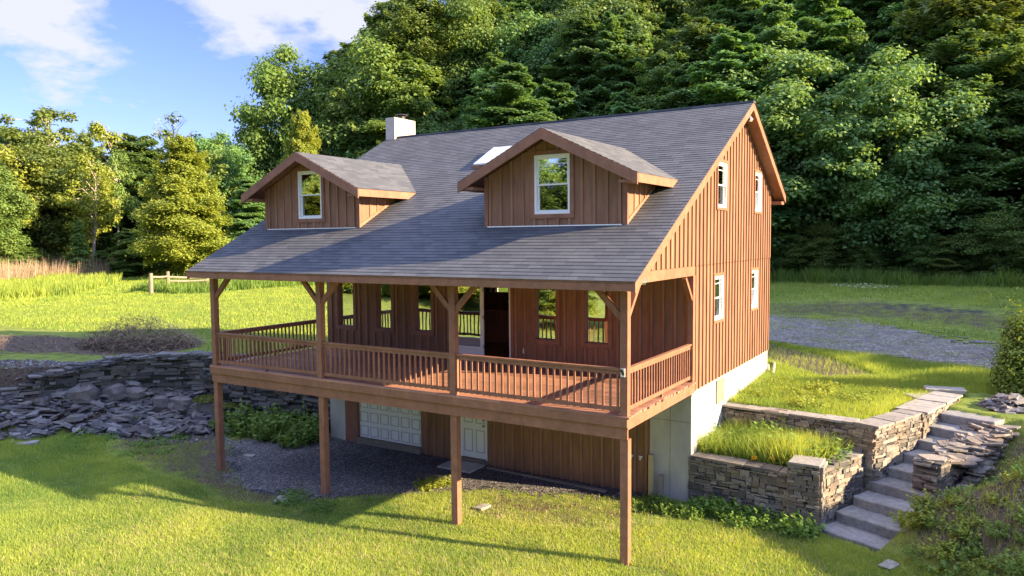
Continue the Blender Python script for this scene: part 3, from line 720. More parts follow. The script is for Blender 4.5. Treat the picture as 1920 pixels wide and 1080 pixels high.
rm = MB(); rm.box((XR+.02, -.084, -.27), (XR+.06, YF-.01, -.04), .7); rm.box((XL-.32, -.02, -.27), (XL-.28, YF, -.04), .7); rm.build_each('deck_rim', 'stained_trim', HO)
jo = MB(); x = XL
while x < XR-.1: jo.box((x, -.028, -.26), (x+.04, YF-.01, -.042)); x += .406
jo.build('deck_joists', 'stained_wood', HO)
# railings
BAL = None
def railing(p0, p1, n, stuff=False):
    p0 = Vector(p0); p1 = Vector(p1); d = (p1-p0); ln = d.length; dn = d.normalized(); side = Vector((-dn.y, dn.x, 0))
    q = MB(); up = (0, 0, 1)
    q.bar(p0+Vector((0, 0, .935)), p1+Vector((0, 0, .935)), .10, .038, tone=.7)
    q.bar(p0+Vector((0, 0, .87)), p1+Vector((0, 0, .87)), .04, .09, tone=.5)
    q.bar(p0+Vector((0, 0, .12)), p1+Vector((0, 0, .12)), .04, .08, tone=.5)
    ro_ = q.build('railing', 'stained_trim', HO)
    bl = MB(); 
    for i in range(n):
        c = p0+d*((i+.5)/n)
        b1 = MB() if not stuff else bl
        off = side*(.0)
        b1.bar(c+Vector((0, 0, .065)), c+Vector((0, 0, .83)), .038, .038, up=tuple(dn), tone=random.random())
        if not stuff: b1.build('baluster', 'stained_trim', ro_)
    if stuff:
        o_ = bl.build('balusters', 'stained_trim', ro_)
    q = MB(); mid = p0+d*.5; q.bar(mid+Vector((0, 0, .003)), mid+Vector((0, 0, .08)), .06, .06, up=tuple(dn)); q.build('rail_foot', 'stained_trim', ro_)
for i in range(3): railing((PXS[i]+.081, 0, 0), (PXS[i+1]-.081, 0, 0), 25)
railing((0.0, .081, 0), (0.0, YF-.165, 0), 25)
railing((PXS[0], .081, 0), (PXS[0], YF-.02, 0), 27, True)
# dormers
def dormer(xc, hw, yf, wx, wz, skip=None, ztop=4.9):
    d = empty('dormer', (0, 0, 0), parent=HO)
    d['label'] = 'left dormer with brown board front' if xc < -8 else 'right dormer with brown board front'
    zr, oh = 6.05, .47; sl = (zr-4.93)/(hw+oh); yf0 = yf-.52
    und = lambda x: zr-sl*abs(x-xc)-.10
    P_ = lambda a, z, o: (a, yf-o, z)
    zbase = rooftop(yf)-.03
    bb_wall(P_, xc-hw, xc+hw, zbase, und, [(wx[0], wx[1], wz[0], wz[1])], extra=(xc,), phase=.12, bw=.31, th=.1).build('dormer_wall', 'stained_wood', d)
    yend = (und(xc+hw)-EZ)/SL+EY
    for sg in (-1, 1):
        Pc = lambda a, z, o: (xc+sg*(hw+.001+o), a, z)
        q = MB(); yy = yf+.0
        # cheek wall: bottom follows the roof
        top = und(xc+hw); nb = 0; a = yf+.104
        while a < yend-.02:
            b_ = min(a+.31, yend); t = random.random()
            z0, z1 = rooftop(a)-.04, rooftop(b_)-.04
            if z1 >= top: z1 = top-.005
            q.hexa([Pc(a, z0, 0), Pc(b_, z1, 0), Pc(b_, z1, -.08), Pc(a, z0, -.08), Pc(a, top, 0), Pc(b_, top, 0), Pc(b_, top, -.08), Pc(a, top, -.08)], t)
            if a > yf+.2 and top-rooftop(a) > .06: q.hexa([Pc(a-.025, rooftop(a)-.02, .026), Pc(a+.025, rooftop(a), .026), Pc(a+.025, rooftop(a), -.01), Pc(a-.025, rooftop(a)-.02, -.01), Pc(a-.025, top-.004, .026), Pc(a+.025, top-.004, .026), Pc(a+.025, top-.004, -.01), Pc(a-.025, top-.004, -.01)], random.random())
            a = b_
        # skirt trim along the roof
        q.hexa([Pc(yf, rooftop(yf)-.01, .034), Pc(yend, rooftop(yend)-.01, .034), Pc(yend, rooftop(yend)-.01, 0), Pc(yf, rooftop(yf)-.01, 0), Pc(yf, rooftop(yf)+.1, .034), Pc(yend, rooftop(yend)+.05, .034), Pc(yend, rooftop(yend)+.05, 0), Pc(yf, rooftop(yf)+.1, 0)], .9)
        q.build('cheek_wall', 'stained_wood', d)
        xx_ = xc+sg*hw; cb_ = MB(); cb_.box((xx_+sg*.036, yf-.04, zbase+.02), (xx_-sg*.07, yf-.001, und(xx_-sg*.07)-.04), .6); cb_.build('corner_board', 'stained_trim', d)
    # roof planes with courses
    rm_ = MB(); sh = MB(); rows_ = 17; W = hw+oh; yr_end = (zr-EZ)/SL+EY
    ye_end = (zr-sl*W-EZ)/SL+EY
    for sg in (-1, 1):
        for i in range(rows_):
            f0, f1 = i/rows_, (i+1)/rows_       # 0 at the eave
            x0 = xc+sg*W*(1-f0); x1 = xc+sg*W*(1-f1); z0 = zr-sl*W*(1-f0); z1 = zr-sl*W*(1-f1)
            e0 = ye_end+(yr_end-ye_end)*f0; e1 = ye_end+(yr_end-ye_end)*f1
            f_ = [(x0, yf0-.02, z0+.012), (x0, e0, z0+.012), (x1, e1, z1), (x1, yf0-.02, z1)]
            if sg < 0: f_ = f_[::-1]
            rm_.face(f_, .5)
            f_ = [(x0, yf0-.02, z0), (x0, e0, z0), (x0, e0, z0+.012), (x0, yf0-.02, z0+.012)]
            rm_.face(f_, .3)
            rm_.face([(x0, yf0-.02, z0), (x0, yf0-.02, z0+.012), (x1, yf0-.02, z1)], .3)
        xa = xc+sg*(W-.01); za = zr-sl*W
        pl = [(xa, yf0, za-.055), (xa, ye_end-.02, za-.055), (xc, yr_end-.05, zr-.055), (xc, yf0, zr-.055)]
        sh.hexa(pl+[(p[0], p[1], p[2]+.05) for p in pl], .4)
    rm_.build('dormer_roof', 'shingles', d, uvf=lambda c: (c[1], (c[0]-xc)*1.12))
    sh.build('roof_sheathing', 'stained_trim', d)
    fa = MB()
    for sg in (-1, 1):
        xa = xc+sg*W; za = zr-sl*W
        if sg > 0: fa.hexa([(xc, yf0-.035, zr-.25), (xa, yf0-.035, za-.25), (xa, yf0, za-.25), (xc, yf0, zr-.25), (xc, yf0-.035, zr-.012), (xa, yf0-.035, za-.012), (xa, yf0, za-.012), (xc, yf0, zr-.012)], .5)
        else: fa.hexa([(xa, yf0-.035, za-.25), (xc, yf0-.035, zr-.25), (xc, yf0, zr-.25), (xa, yf0, za-.25), (xa, yf0-.035, za-.012), (xc, yf0-.035, zr-.012), (xc, yf0, zr-.012), (xa, yf0, za-.012)], .4)
    fa.build('rake_board', 'stained_trim', d)
    fa = MB()
    for sg in (-1, 1):
        xa = xc+sg*W; za = zr-sl*W
        ff = (za-.2-EZ)/SL+EY
        fa.hexa([(xa-sg*.035, yf0+.002, za-.2), (xa+sg*.005, yf0+.002, za-.2), (xa+sg*.005, ff, za-.2), (xa-sg*.035, ff, za-.2), (xa-sg*.035, yf0+.002, za-.01), (xa+sg*.005, yf0+.002, za-.01), (xa+sg*.005, ye_end, za-.01), (xa-sg*.035, ye_end, za-.01)], .8)
        # soffit return box
        fa.box((xc+sg*(hw+.03), yf0+.003, za-.19), (xa-sg*.04, yf-.0, za-.13), .3)
    fa.build_each('eave_fascia', 'stained_trim', d)
    fl_ = MB(); fl_.box((xc-hw+.05, yf-.05, rooftop(yf)-.02), (xc+hw-.1, yf-.03, rooftop(yf)+.004), .9); fl_.build('flashing', 'white_paint', d)
    window(P_, wx[0], wx[1], wz[0], wz[1], parent=d, muntin=(xc > -8), lower='clear_glass', fw_=.06, trimw=.1)
    return d
dormer(-10.42, 1.86, 1.67, (-10.92, -9.97), (4.19, 5.56)); dormer(-2.48, 1.84, 1.58, (-2.96, -2.02), (4.13, 5.50))
# chimney & skylight
ch = MB(); ch.box((-13.05, 8.02, -3), (-12.62, 9.25, 8.12), .5); co = ch.build('chimney', 'chimney_stucco', HO)
q = MB(); q.tube([(-12.84, 8.7, 8.08), (-12.84, 8.7, 8.26)], [.16, .16], 14, .5); q.tube([(-12.84, 8.7, 8.28), (-12.84, 8.7, 8.31)], [.26, .24], 14, .7)
for k in range(4): an = k*math.pi/2; q.bar((-12.84+.14*math.cos(an), 8.7+.14*math.sin(an), 8.24), (-12.84+.14*math.cos(an), 8.7+.14*math.sin(an), 8.29), .02, .02)
q.build('chimney_cap', 'dark_metal', co)
sk = MB(); y0, y1 = 4.95, 6.15; x0, x1 = -7.05, -6.2; zf_ = rooftop
sk.hexa([(x0, y0, zf_(y0)-.02), (x1, y0, zf_(y0)-.02), (x1, y1, zf_(y1)-.02), (x0, y1, zf_(y1)-.02), (x0, y0, zf_(y0)+.11), (x1, y0, zf_(y0)+.11), (x1, y1, zf_(y1)+.11), (x0, y1, zf_(y1)+.11)], .5)
so = sk.build('skylight', 'stained_trim', HO)
q = MB(); q.hexa([(x0+.03, y0+.03, zf_(y0+.03)+.112), (x1-.03, y0+.03, zf_(y0+.03)+.112), (x1-.03, y1-.03, zf_(y1-.03)+.112), (x0+.03, y1-.03, zf_(y1-.03)+.112), (x0+.03, y0+.03, zf_(y0+.03)+.15), (x1-.03, y0+.03, zf_(y0+.03)+.15), (x1-.03, y1-.03, zf_(y1-.03)+.15), (x0+.03, y1-.03, zf_(y1-.03)+.15)], .5); q.build('skylight_pane', 'sky_light', so)

# ------------------------------------------------------------------ stone work
def stone(mb, c, L, W_, h, ang, j=.12, tone=None, tilt=(0, 0)):
    ca, sa = math.cos(ang), math.sin(ang); p = []
    R_ = Matrix.Rotation(tilt[0], 3, 'X') @ Matrix.Rotation(tilt[1], 3, 'Y')
    for (i, k, l) in ((-1, -1, -1), (1, -1, -1), (1, 1, -1), (-1, 1, -1), (-1, -1, 1), (1, -1, 1), (1, 1, 1), (-1, 1, 1)):
        v_ = Vector((i*L/2*(1+random.uniform(-j, j)), k*W_/2*(1+random.uniform(-j, j)), l*h/2*(1+random.uniform(-j, j)))); v_ = R_ @ v_
        p.append((c[0]+v_.x*ca-v_.y*sa, c[1]+v_.x*sa+v_.y*ca, c[2]+v_.z))
    mb.hexa(p, tone if tone is not None else random.random())
def slab_(mb, c, r, h, tone=None, el=1.0, tilt=(0, 0)):
    n = random.randint(5, 7); a0_ = random.uniform(0, 6.28); R_ = Matrix.Rotation(tilt[0], 3, 'X') @ Matrix.Rotation(tilt[1], 3, 'Y'); rz_ = random.uniform(0, 3.14)
    pl = []
    for k in range(n):
        a = a0_+2*math.pi*(k+random.uniform(-.25, .25))/n; rr = r*random.uniform(.75, 1.15); x_, y_ = rr*math.cos(a)*el, rr*math.sin(a)
        pl.append((x_*math.cos(rz_)-y_*math.sin(rz_), x_*math.sin(rz_)+y_*math.cos(rz_)))
    cc = Vector(c); lo = [cc+R_ @ Vector((p[0]*1.03, p[1]*1.03, -h/2)) for p in pl]; mb.prism(lo, R_ @ Vector((0, 0, h)), tone)
def dry_wall(mb, core, p0, p1, zb0, zb1, zt0, zt1, th, course=(.05, .12), length=(.12, .42), rag=.02, ends=True):
    """stones of random length laid in courses on both faces of a wall between p0 and p1"""
    p0 = Vector((p0[0], p0[1])); p1 = Vector((p1[0], p1[1])); d = p1-p0; ln = d.length; d.normalize(); nrm = Vector((-d.y, d.x)); ang = math.atan2(d.y, d.x)
    zb = min(zb0, zb1); z = zb
    zt_ = lambda s: zt0+(zt1-zt0)*s/ln
    zb_ = lambda s: zb0+(zb1-zb0)*s/ln
    zmx = max(zt0, zt1)
    q = []
    for (s, n_) in ((.05, -1), (ln-.05, -1), (ln-.05, 1), (.05, 1)):
        pt = p0+d*s+nrm*n_*(th/2-.06); q.append((pt, s))
    core.hexa([(a.x, a.y, zb_(s)) for a, s in q]+[(a.x, a.y, zt_(s)-.07) for a, s in q], .3)
    while z < zmx-.015:
        h = random.uniform(*course); h = min(h, max(zmx-z, .03))
        for sg in (-1, 1):
            s = -random.uniform(0, .08)
            while s < ln:
                L = length[0]+(length[1]-length[0])*random.random()**1.7; s1 = min(s+L, ln+.02)
                if ln-s1 < .08: s1 = ln+.02
                m_ = (s+s1)/2
                if z+h*.5 < zt_(min(max(m_, 0), ln)) and z+h > zb_(min(max(m_, 0), ln)):
                    dep = .17+random.uniform(-.02, .04); o_ = th/2-dep/2+random.uniform(-rag, rag)
                    pt = p0+d*m_+nrm*sg*o_
                    hh_ = h*random.choice((1, 1, 1, .55, .8, 1.5)); tt_ = random.random()**1.3
                    if hh_ < h*.7 and h > .07:
                        stone(mb, (pt.x, pt.y, z+hh_/2), max(s1-s-.012, .04), dep, hh_-.008, ang+random.uniform(-.06, .06), .09, tt_)
                        stone(mb, (pt.x, pt.y, z+hh_+(h-hh_)/2), max(s1-s-.02, .04)*random.uniform(.6, 1), dep*random.uniform(.85, 1), (h-hh_)-.008, ang+random.uniform(-.06, .06), .09)
                    else: stone(mb, (pt.x, pt.y, z+min(hh_, h*1.25)/2), max(s1-s-.014, .04), dep, hh_-.010, ang+random.uniform(-.07, .07), .09, tt_, (random.uniform(-.03, .03), random.uniform(-.06, .06)))
                s = s1
        if ends:
            for e in (0, ln):
                if z+h*.5 < zt_(e):
                    k = -th/2+.04
                    while k < th/2-.08:
                        wd = random.uniform(.14, .3); pt = p0+d*(e+(-.0 if e == 0 else 0)+random.uniform(-.015, .015))+nrm*(min(k+wd/2, th/2-.08))
                        stone(mb, (pt.x, pt.y, z+h/2), .16, wd-.01, h-.008, ang, .05); k += wd
        z += h
def caps(mb, p0, p1, z0, z1, th, L=.6, hh=.05):
    p0 = Vector(p0); p1 = Vector(p1); d = p1-p0; ln = d.length; d.normalize(); ang = math.atan2(d.y, d.x); s = 0
    while s < ln-.05:
        l = min(random.uniform(L*.7, L*1.4), ln-s)
        if ln-s-l < .2: l = ln-s
        m_ = s+l/2; pt = p0+d*m_+Vector((-d.y, d.x))*random.uniform(-.015, .015)
        stone(mb, (pt.x, pt.y, z0+(z1-z0)*m_/ln+random.uniform(0, .012)), l-.012, th+random.uniform(-.03, .05), hh, ang+random.uniform(-.02, .02), .025); s += l
def wall_thing(name, label, segs, cap=None, capmat='flagstone', stonemat='dry_stone', **kw):
    t = empty(name, (segs[0][0][0], segs[0][0][1], segs[0][2])); tag(t, label, 'stone wall')
    st = MB(); co = MB()
    for sg in segs: dry_wall(st, co, *sg, **kw)
    a = st.build('stones', stonemat); b_ = co.build('core', 'stone_core')
    for o_ in (a, b_): o_.parent = t; o_.matrix_parent_inverse = Matrix.Translation(-t.location)
    if cap:
        c = MB()
        for cp in cap: caps(c, *cp)
        o_ = c.build('cap_stones', capmat); o_.parent = t; o_.matrix_parent_inverse = Matrix.Translation(-t.location)
    return t
# front planter wall with pillar, side wall climbing along the steps
wall_thing('planter_wall', 'tall dry stone planter wall facing the lawn beside the concrete corner', [((.04, 4.33), (2.45, 4.12), -3.2, -3.2, -1.90, -1.92, .42)], cap=[((.04, 4.36), (2.42, 4.15), -1.88, -1.9, .46, .35, .05)], capmat='dry_stone')
wall_thing('stone_pillar', 'square dry stone pillar at the foot of the slate steps', [((2.44, 4.14), (3.04, 4.14), -3.25, -3.25, -1.62, -1.62, .62)], cap=[((2.40, 4.14), (3.08, 4.14), -1.595, -1.595, .68, .7, .05)], course=(.05, .14))
wall_thing('stair_wall', 'low dry stone wall between planter and lower steps', [((2.93, 4.45), (3.52, 5.9), -3.2, -2.9, -1.80, -1.72, .46)], cap=[((2.93, 4.5), (3.5, 5.9), -1.80, -1.72, .5, .4, .05)], capmat='dry_stone')
wall_thing('upper_wall', 'flagstone capped stone wall behind the planter of tall grass', [((.03, 7.12), (3.55, 6.42), -2.2, -2.2, -1.17, -1.10, .45)], cap=[((.03, 7.12), (3.5, 6.43), -1.15, -1.07, .5, .62, .055)])
wall_thing('upper_stair_wall', 'flagstone capped dry stone wall running up along the upper steps', [((3.77, 5.98), (4.62, 7.9), -3.0, -2.4, -1.06, -1.04, .52), ((4.62, 7.9), (5.36, 10.6), -2.3, -1.4, -1.04, -1.0, .6)],
           cap=[((3.75, 5.93), (4.62, 7.95), -1.03, -1.01, .58, .62, .055), ((4.6, 8.0), (5.36, 10.8), -1.01, -.97, .75, .85, .055)])
q = MB(); stone(q, (5.28, 11.3, -.95), 1.0, .62, .09, .2, .08, .9); stone(q, (4.75, 10.2, -1.0), .7, .6, .06, .6, .1, .8); so_ = q.build('flagstone', 'flagstone'); tag(so_, 'pale flat flagstones at the head of the stair wall', 'flagstone')
# loose pillar / wall right of the steps
rw = wall_thing('rubble_wall', 'ragged loose laid slate wall on the right of the steps', [((4.98, 5.95), (5.42, 5.75), -3.0, -3.0, -1.62, -1.64, .62), ((5.36, 6.1), (5.84, 7.4), -2.9, -2.6, -1.78, -1.60, .66), ((5.84, 7.4), (6.35, 8.7), -2.6, -2.2, -1.60, -1.26, .6)], course=(.035, .08), length=(.2, .55), rag=.06)
q = MB(); slab_(q, (5.18, 5.85, -1.60), .36, .05, .9, 1.1); slab_(q, (5.5, 6.15, -1.66), .3, .05, .5)
for i in range(120):
    f = random.random(); x = 5.45+.9*f; y = 6.2+2.5*f; o_ = random.uniform(-.3, .45); slab_(q, (x+o_, y-o_*.33, -1.72+.42*f-abs(o_)*.10+random.uniform(-.05, .06)), random.uniform(.09, .25), random.uniform(.03, .06), None, random.uniform(1, 1.7), (random.uniform(-.15, .15), random.uniform(-.15, .2)))
for i in range(130):
    f = random.random(); x = 5.85+.75*f; y = 5.75+2.6*f; z = Hs(x, y)+random.uniform(0, .35); slab_(q, (x, y, z), random.uniform(.08, .22), random.uniform(.03, .07), None, 1.4, (random.uniform(-.3, .3), random.uniform(-.2, .4)))
o_ = q.build('loose_slabs', 'dry_stone'); o_.parent = rw; o_.matrix_parent_inverse = Matrix.Translation(-rw.location)
# stone steps
for i in range(9):
    q = MB(); st_ = L0+SU*(i*.68); wd = 1.5 if i < 4 else 1.35; z = -3.05+.235*i
    c = st_+SU*.52+SW*(wd/2-.2)
    t_ = MB()
    ang = math.atan2(SW[1], SW[0])
    pts_ = []
    for k in range(9): pts_.append((-wd/2+wd*k/8, -.52+random.uniform(-.022, .022)+(.04 if k in (0, 8) else 0)))
    for k in range(1, 4): pts_.append((wd/2+random.uniform(-.03, .03), -.52+1.04*k/4))
    pts_ += [(wd/2, .52), (-wd/2, .52)]
    for k in range(3, 0, -1): pts_.append((-wd/2+random.uniform(-.03, .03), -.52+1.04*k/4))
    tl_ = random.uniform(-.012, .012)
    t_.prism([(c[0]+px_*math.cos(ang)-py_*math.sin(ang), c[1]+px_*math.sin(ang)+py_*math.cos(ang), z-.25+tl_*px_) for px_, py_ in pts_], (0, 0, .25), random.uniform(.3, .9))
    o_ = t_.build('stone_step', 'step_stone')
    ords = ['bottom slate slab lying flush with the lawn', 'first raised slate step above the lawn slab', 'second slate step above the lawn slab', 'third slate step above the lawn slab', 'fourth slate step, beside the front of the loose slate wall', 'fifth slate step, halfway along the loose slate wall', 'third slate step from the top of the stair', 'second slate step from the top of the stair', 'topmost slate step below the upper yard']
    tag(o_, ords[i], 'stone step', 'slate steps of the garden stair')
    o_.modifiers.new('bev', 'BEVEL').width = .022
# rubble heap upper right
def heap(name, label, cx, cy, rx, ry, h, n, size, mat='slate_rubble', rz=0, cat='stone pile', kind=None, zf=None):
    q = MB()
    for i in range(n):
        a = random.uniform(0, 6.283); r = math.sqrt(random.random()); x = cx+rx*r*math.cos(a); y = cy+ry*r*math.sin(a)
        z = Hs(x, y)+h*(1-r**1.5)*random.uniform(.2, 1)
        s = random.uniform(*size); stone(q, (x, y, z), s, s*random.uniform(.5, .9), s*random.uniform(.12, .35), random.uniform(0, 3.1), .3, None, (random.uniform(-.35, .35), random.uniform(-.35, .35)))
    o_ = q.build(name, mat); tag(o_, label, cat, kind=kind); return o_
heap('stone_pile', 'small pile of grey stones beside the round bush', 6.75, 10.4, .55, .8, .42, 90, (.12, .38))
# left retaining wall
def on_left(x): return float(np.interp(x, BX, BY))
zT = -.78
wall_thing('retaining_wall', 'long dark dry stone retaining wall left of the house', [((-12.45, 4.95), (-14.2, 4.98), -3.3, -3.3, -1.5, -1.0, .5), ((-14.2, 4.98), (-18.4, 3.86), -3.3, -3.0, -.95, -.72, .55), ((-18.4, 3.86), (-20.55, 1.95), -3.1, -2.6, -.70, -.72, .6), ((-20.55, 1.95), (-21.6, -.4), -2.4, -2.0, -.75, -1.1, .6), ((-21.6, -.4), (-22.8, -2.0), -2.0, -1.9, -1.15, -1.6, .6)],
           course=(.05, .13), length=(.18, .8), rag=.09, cap=[((-14.2, 4.98), (-18.4, 3.86), -.93, -.71, .5, .35, .06)], capmat='slate_rubble', stonemat='dark_slate')
tal = MB(); nst = 0
while nst < 2300:
    x = random.uniform(-25.5, -14.6); b_ = on_left(x); d_ = random.random()**1.25*random.choice((2.2, 2.8, 3.2)); y = b_-.2-d_*(1.0 if x > -20 else 1.5)
    if x > -17.6 and d_ > (-14.6-x)*.9+.15: continue
    z = Hs(x, y)+random.uniform(0, .16); s = random.uniform(.12, .55)*random.choice((.55, .8, 1.2))
    if random.random() < .6: slab_(tal, (x, y, z), s*.55, s*random.uniform(.1, .25), None, random.uniform(1, 1.6), (random.uniform(-.6, .3), random.uniform(-.45, .45))); nst += 1; continue
    stone(tal, (x, y, z), s, s*random.uniform(.5, .9), s*random.uniform(.1, .3), random.uniform(0, 3.14), .28, None, (random.uniform(-.55, .2), random.uniform(-.4, .4))); nst += 1
tag(tal.build('slate_rubble', 'slate_rubble'), 'slope of tumbled slate slabs below the retaining wall', 'rubble', kind='stuff')
q = MB()
for i in range(230):
    f = random.random()*9.6
    a_, b_ = ((-14.2, 4.98), (-18.4, 3.86)) if f < 4.3 else (((-18.4, 3.86), (-20.55, 1.95)) if f < 7.2 else ((-20.55, 1.95), (-21.6, -.4)))
    g_ = f/4.3 if f < 4.3 else ((f-4.3)/2.9 if f < 7.2 else (f-7.2)/2.4)
    x = a_[0]+(b_[0]-a_[0])*g_; y = a_[1]+(b_[1]-a_[1])*g_; zt_ = -.93+.25*min(1, f/4.3) if f < 7.2 else -.72-.35*g_
    slab_(q, (x+random.uniform(-.2, .2), y+random.uniform(-.28, .3), zt_+random.uniform(-.02, .09)), random.uniform(.12, .34), random.uniform(.04, .09), random.random()*.8, 1.5, (random.uniform(-.1, .1), random.uniform(-.1, .1)))
tag(q.build('slate_slabs', 'dark_slate'), 'loose slates lying along the top of the retaining wall', 'slates', kind='stuff')
# boulders
def boulder(loc, s, label, seed, rot=(0, 0, 0)):
    rs = np.random.default_rng(seed); q = MB(); n = 9; mN = 6
    V_ = []
    for i in range(mN+1):
        for k in range(n):
            th_ = math.pi*i/mN; ph = 2*math.pi*k/n; v_ = np.array([math.sin(th_)*math.cos(ph), math.sin(th_)*math.sin(ph), math.cos(th_)])
            v_ = np.sign(v_)*np.abs(v_)**.6; v_ = v_*(1+rs.normal(0, .07)); V_.append(tuple(v_*np.array(s)/2))
    q.v = V_
    for i in range(mN):
        for k in range(n): q.f.append((i*n+k, (i+1)*n+k, (i+1)*n+(k+1) % n, i*n+(k+1) % n)); q.t.append(.25+.3*rs.random())
    o_ = q.build('boulder', 'slate_rubble'); o_.location = loc; o_.rotation_euler = rot; tag(o_, label, 'boulder', 'boulders in the slate slope'); return o_
bl_ = [((-19.0, 2.35), (.8, .55, .5), 'dark squat boulder between the rounded and the long flat boulder'), ((-17.9, 3.05), (.8, .6, .45), 'grey boulder right of the long flat reddish boulder'), ((-20.3, 1.4), (.8, .6, .6), 'leaning grey boulder beside the pointed upright one'), ((-15.6, 4.1), (.9, .6, .5), 'dark boulder in the wall foot seen under the deck'), ((-18.2, 1.5), (.7, .5, .22), 'flat slab boulder at the middle of the slope foot'), ((-16.9, 2.3), (.6, .5, .3), 'pale blocky boulder just left of the left support post'), ((-20.75, .55), (.95, .8, .7), 'pointed upright boulder at the left end of the wall'), ((-19.9, 1.95), (1.0, .6, .55), 'rounded brown boulder under the stacked wall'), ((-18.55, 2.75), (1.5, .6, .5), 'long flat reddish boulder in the middle of the slope'), ((-17.35, 3.35), (.9, .7, .7), 'mossy upright boulder near the left deck support'), ((-16.5, 3.7), (1.1, .6, .6), 'brown rounded boulder behind the left deck support'), ((-19.4, 1.1), (1.1, .7, .3), 'wide slab boulder lying halfway down the slope'), ((-13.6, 4.5), (.9, .5, .45), 'large dark boulder in the wall under the deck'), ((-20.6, -.9), (.6, .5, .25), 'pale slab boulder low on the slope near the grass')]
for i, ((x, y), s, lb) in enumerate(bl_): boulder((x, y, Hs(x, y)+s[2]*.35), s, lb, 50+i, (random.uniform(-.2, .2), random.uniform(-.2, .2), random.uniform(-.4, .6)))
# pebbles on the pad
def pebbles(name, poly, n, size, mat, label):
    P = np.array(poly); out_ = []
    x = RNG.uniform(P[:, 0].min(), P[:, 0].max(), n*3); y = RNG.uniform(P[:, 1].min(), P[:, 1].max(), n*3); k = in_poly(x, y, poly); x = x[k][:n]; y = y[k][:n]; n = len(x)
    z = H(x, y)+.015; s = RNG.uniform(size[0], size[1], n)*RNG.choice([1, 1, 1, 1.8], n)
    base = np.array([(1, 0, 0), (0, 1, 0), (-1, 0, 0), (0, -1, 0), (0, 0, .6)]); V_ = base[None]*s[:, None, None]*RNG.uniform(.6, 1.3, (n, 5, 3))
    a = RNG.uniform(0, 6.28, n); ca, sa = np.cos(a)[:, None], np.sin(a)[:, None]
    X_ = V_[..., 0]*ca-V_[..., 1]*sa+x[:, None]; Y_ = V_[..., 0]*sa+V_[..., 1]*ca+y[:, None]; Z_ = V_[..., 2]+z[:, None]
    V_ = np.stack([X_, Y_, Z_], 2).reshape(-1, 3); b_ = np.arange(n)*5
    F_ = np.concatenate([np.stack([b_+i, b_+(i+1) % 4, b_+4], 1) for i in range(4)])
    T_ = np.tile(RNG.random(n)**2.5, 4)
    o_ = link(name, np_mesh(name, V_, F_, T_, mat)); tag(o_, label, 'gravel', kind='stuff'); return o_
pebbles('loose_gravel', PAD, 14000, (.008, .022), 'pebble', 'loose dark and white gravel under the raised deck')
pebbles('drive_stones', DRIVE, 2500, (.015, .04), 'pebble', 'scattered stones on the gravel driveway')
pebbles('soil_stones', BANKP, 1200, (.012, .04), 'pebble', 'stones in the bare bank beside the steps')
pebbles('slope_stones', EDGEP, 5000, (.015, .05), 'pebble', 'small slate chips on the soil below the retaining wall')
for i, (x, y, s, lb) in enumerate([(-17.1, 1.9, .32, 'pale flat stone on the grass below the slate slope'), (-13.0, 1.35, .3, 'bluish flat stone in the gravel near the second support post'), (-8.9, -.75, .75, 'wide grey slab sunk in the lawn near the gravel edge'), (-19.6, -1.9, .6, 'pale slab in the grass at the lower left of the slope'), (4.6, 2.6, .4, 'grey stone beside the foot of the steps'), (-4.3, 1.2, .4, 'grey stone in the bare patch between the middle posts')]):
    q = MB(); stone(q, (0, 0, .02), s, s*.6, .07, .3*i, .2, .8); o_ = q.build('flat_stone', 'flagstone'); o_.location = (x, y, Hs(x, y)); tag(o_, lb, 'stone', 'flat stones lying in the grass')
# doorstep, plank, leaning posts, branches
q = MB(); q.box((-7.25, 3.28, -3.12), (-6.1, 4.07, -3.0), .5); tag(q.build('doorstep', 'concrete'), 'square concrete doorstep in front of the white basement door', 'doorstep')
q = MB(); q.bar((-5.95, 3.95, -3.02), (-2.15, 3.78, -3.03), .12, .04, tone=.8); tag(q.build('wood_plank', 'weathered_wood'), 'long thin weathered plank lying along the basement wall', 'plank')
q = MB(); q.bar((-.98, 3.98, -3.15), (-1.02, 4.1, -1.98), .13, .09, tone=.7); tag(q.build('lumber_post', 'pale_lumber'), 'pale yellow lumber post leaning on the concrete', 'post')
q = MB(); q.bar((-.68, 3.9, -3.15), (-.7, 4.0, -2.42), .12, .1, tone=.5); tag(q.build('wood_stub', 'weathered_wood'), 'short brown wooden stub beside the pale lumber post', 'post')
for i, (pts, lb) in enumerate([([(-.35, 14.2, -.95), (.1, 12.9, -.82), (.35, 11.6, -.95)], 'long bare branch lying on the grass by the house corner'), ([(-.4, 13.3, -.95), (-.05, 12.6, -.85), (.12, 12.0, -.95)], 'short bare branch lying against the foundation')]):
    q = MB(); q.tube(pts, [.03, .05, .04], 7, .8); tag(q.build('fallen_branch', 'pale_bark'), lb, 'branch')

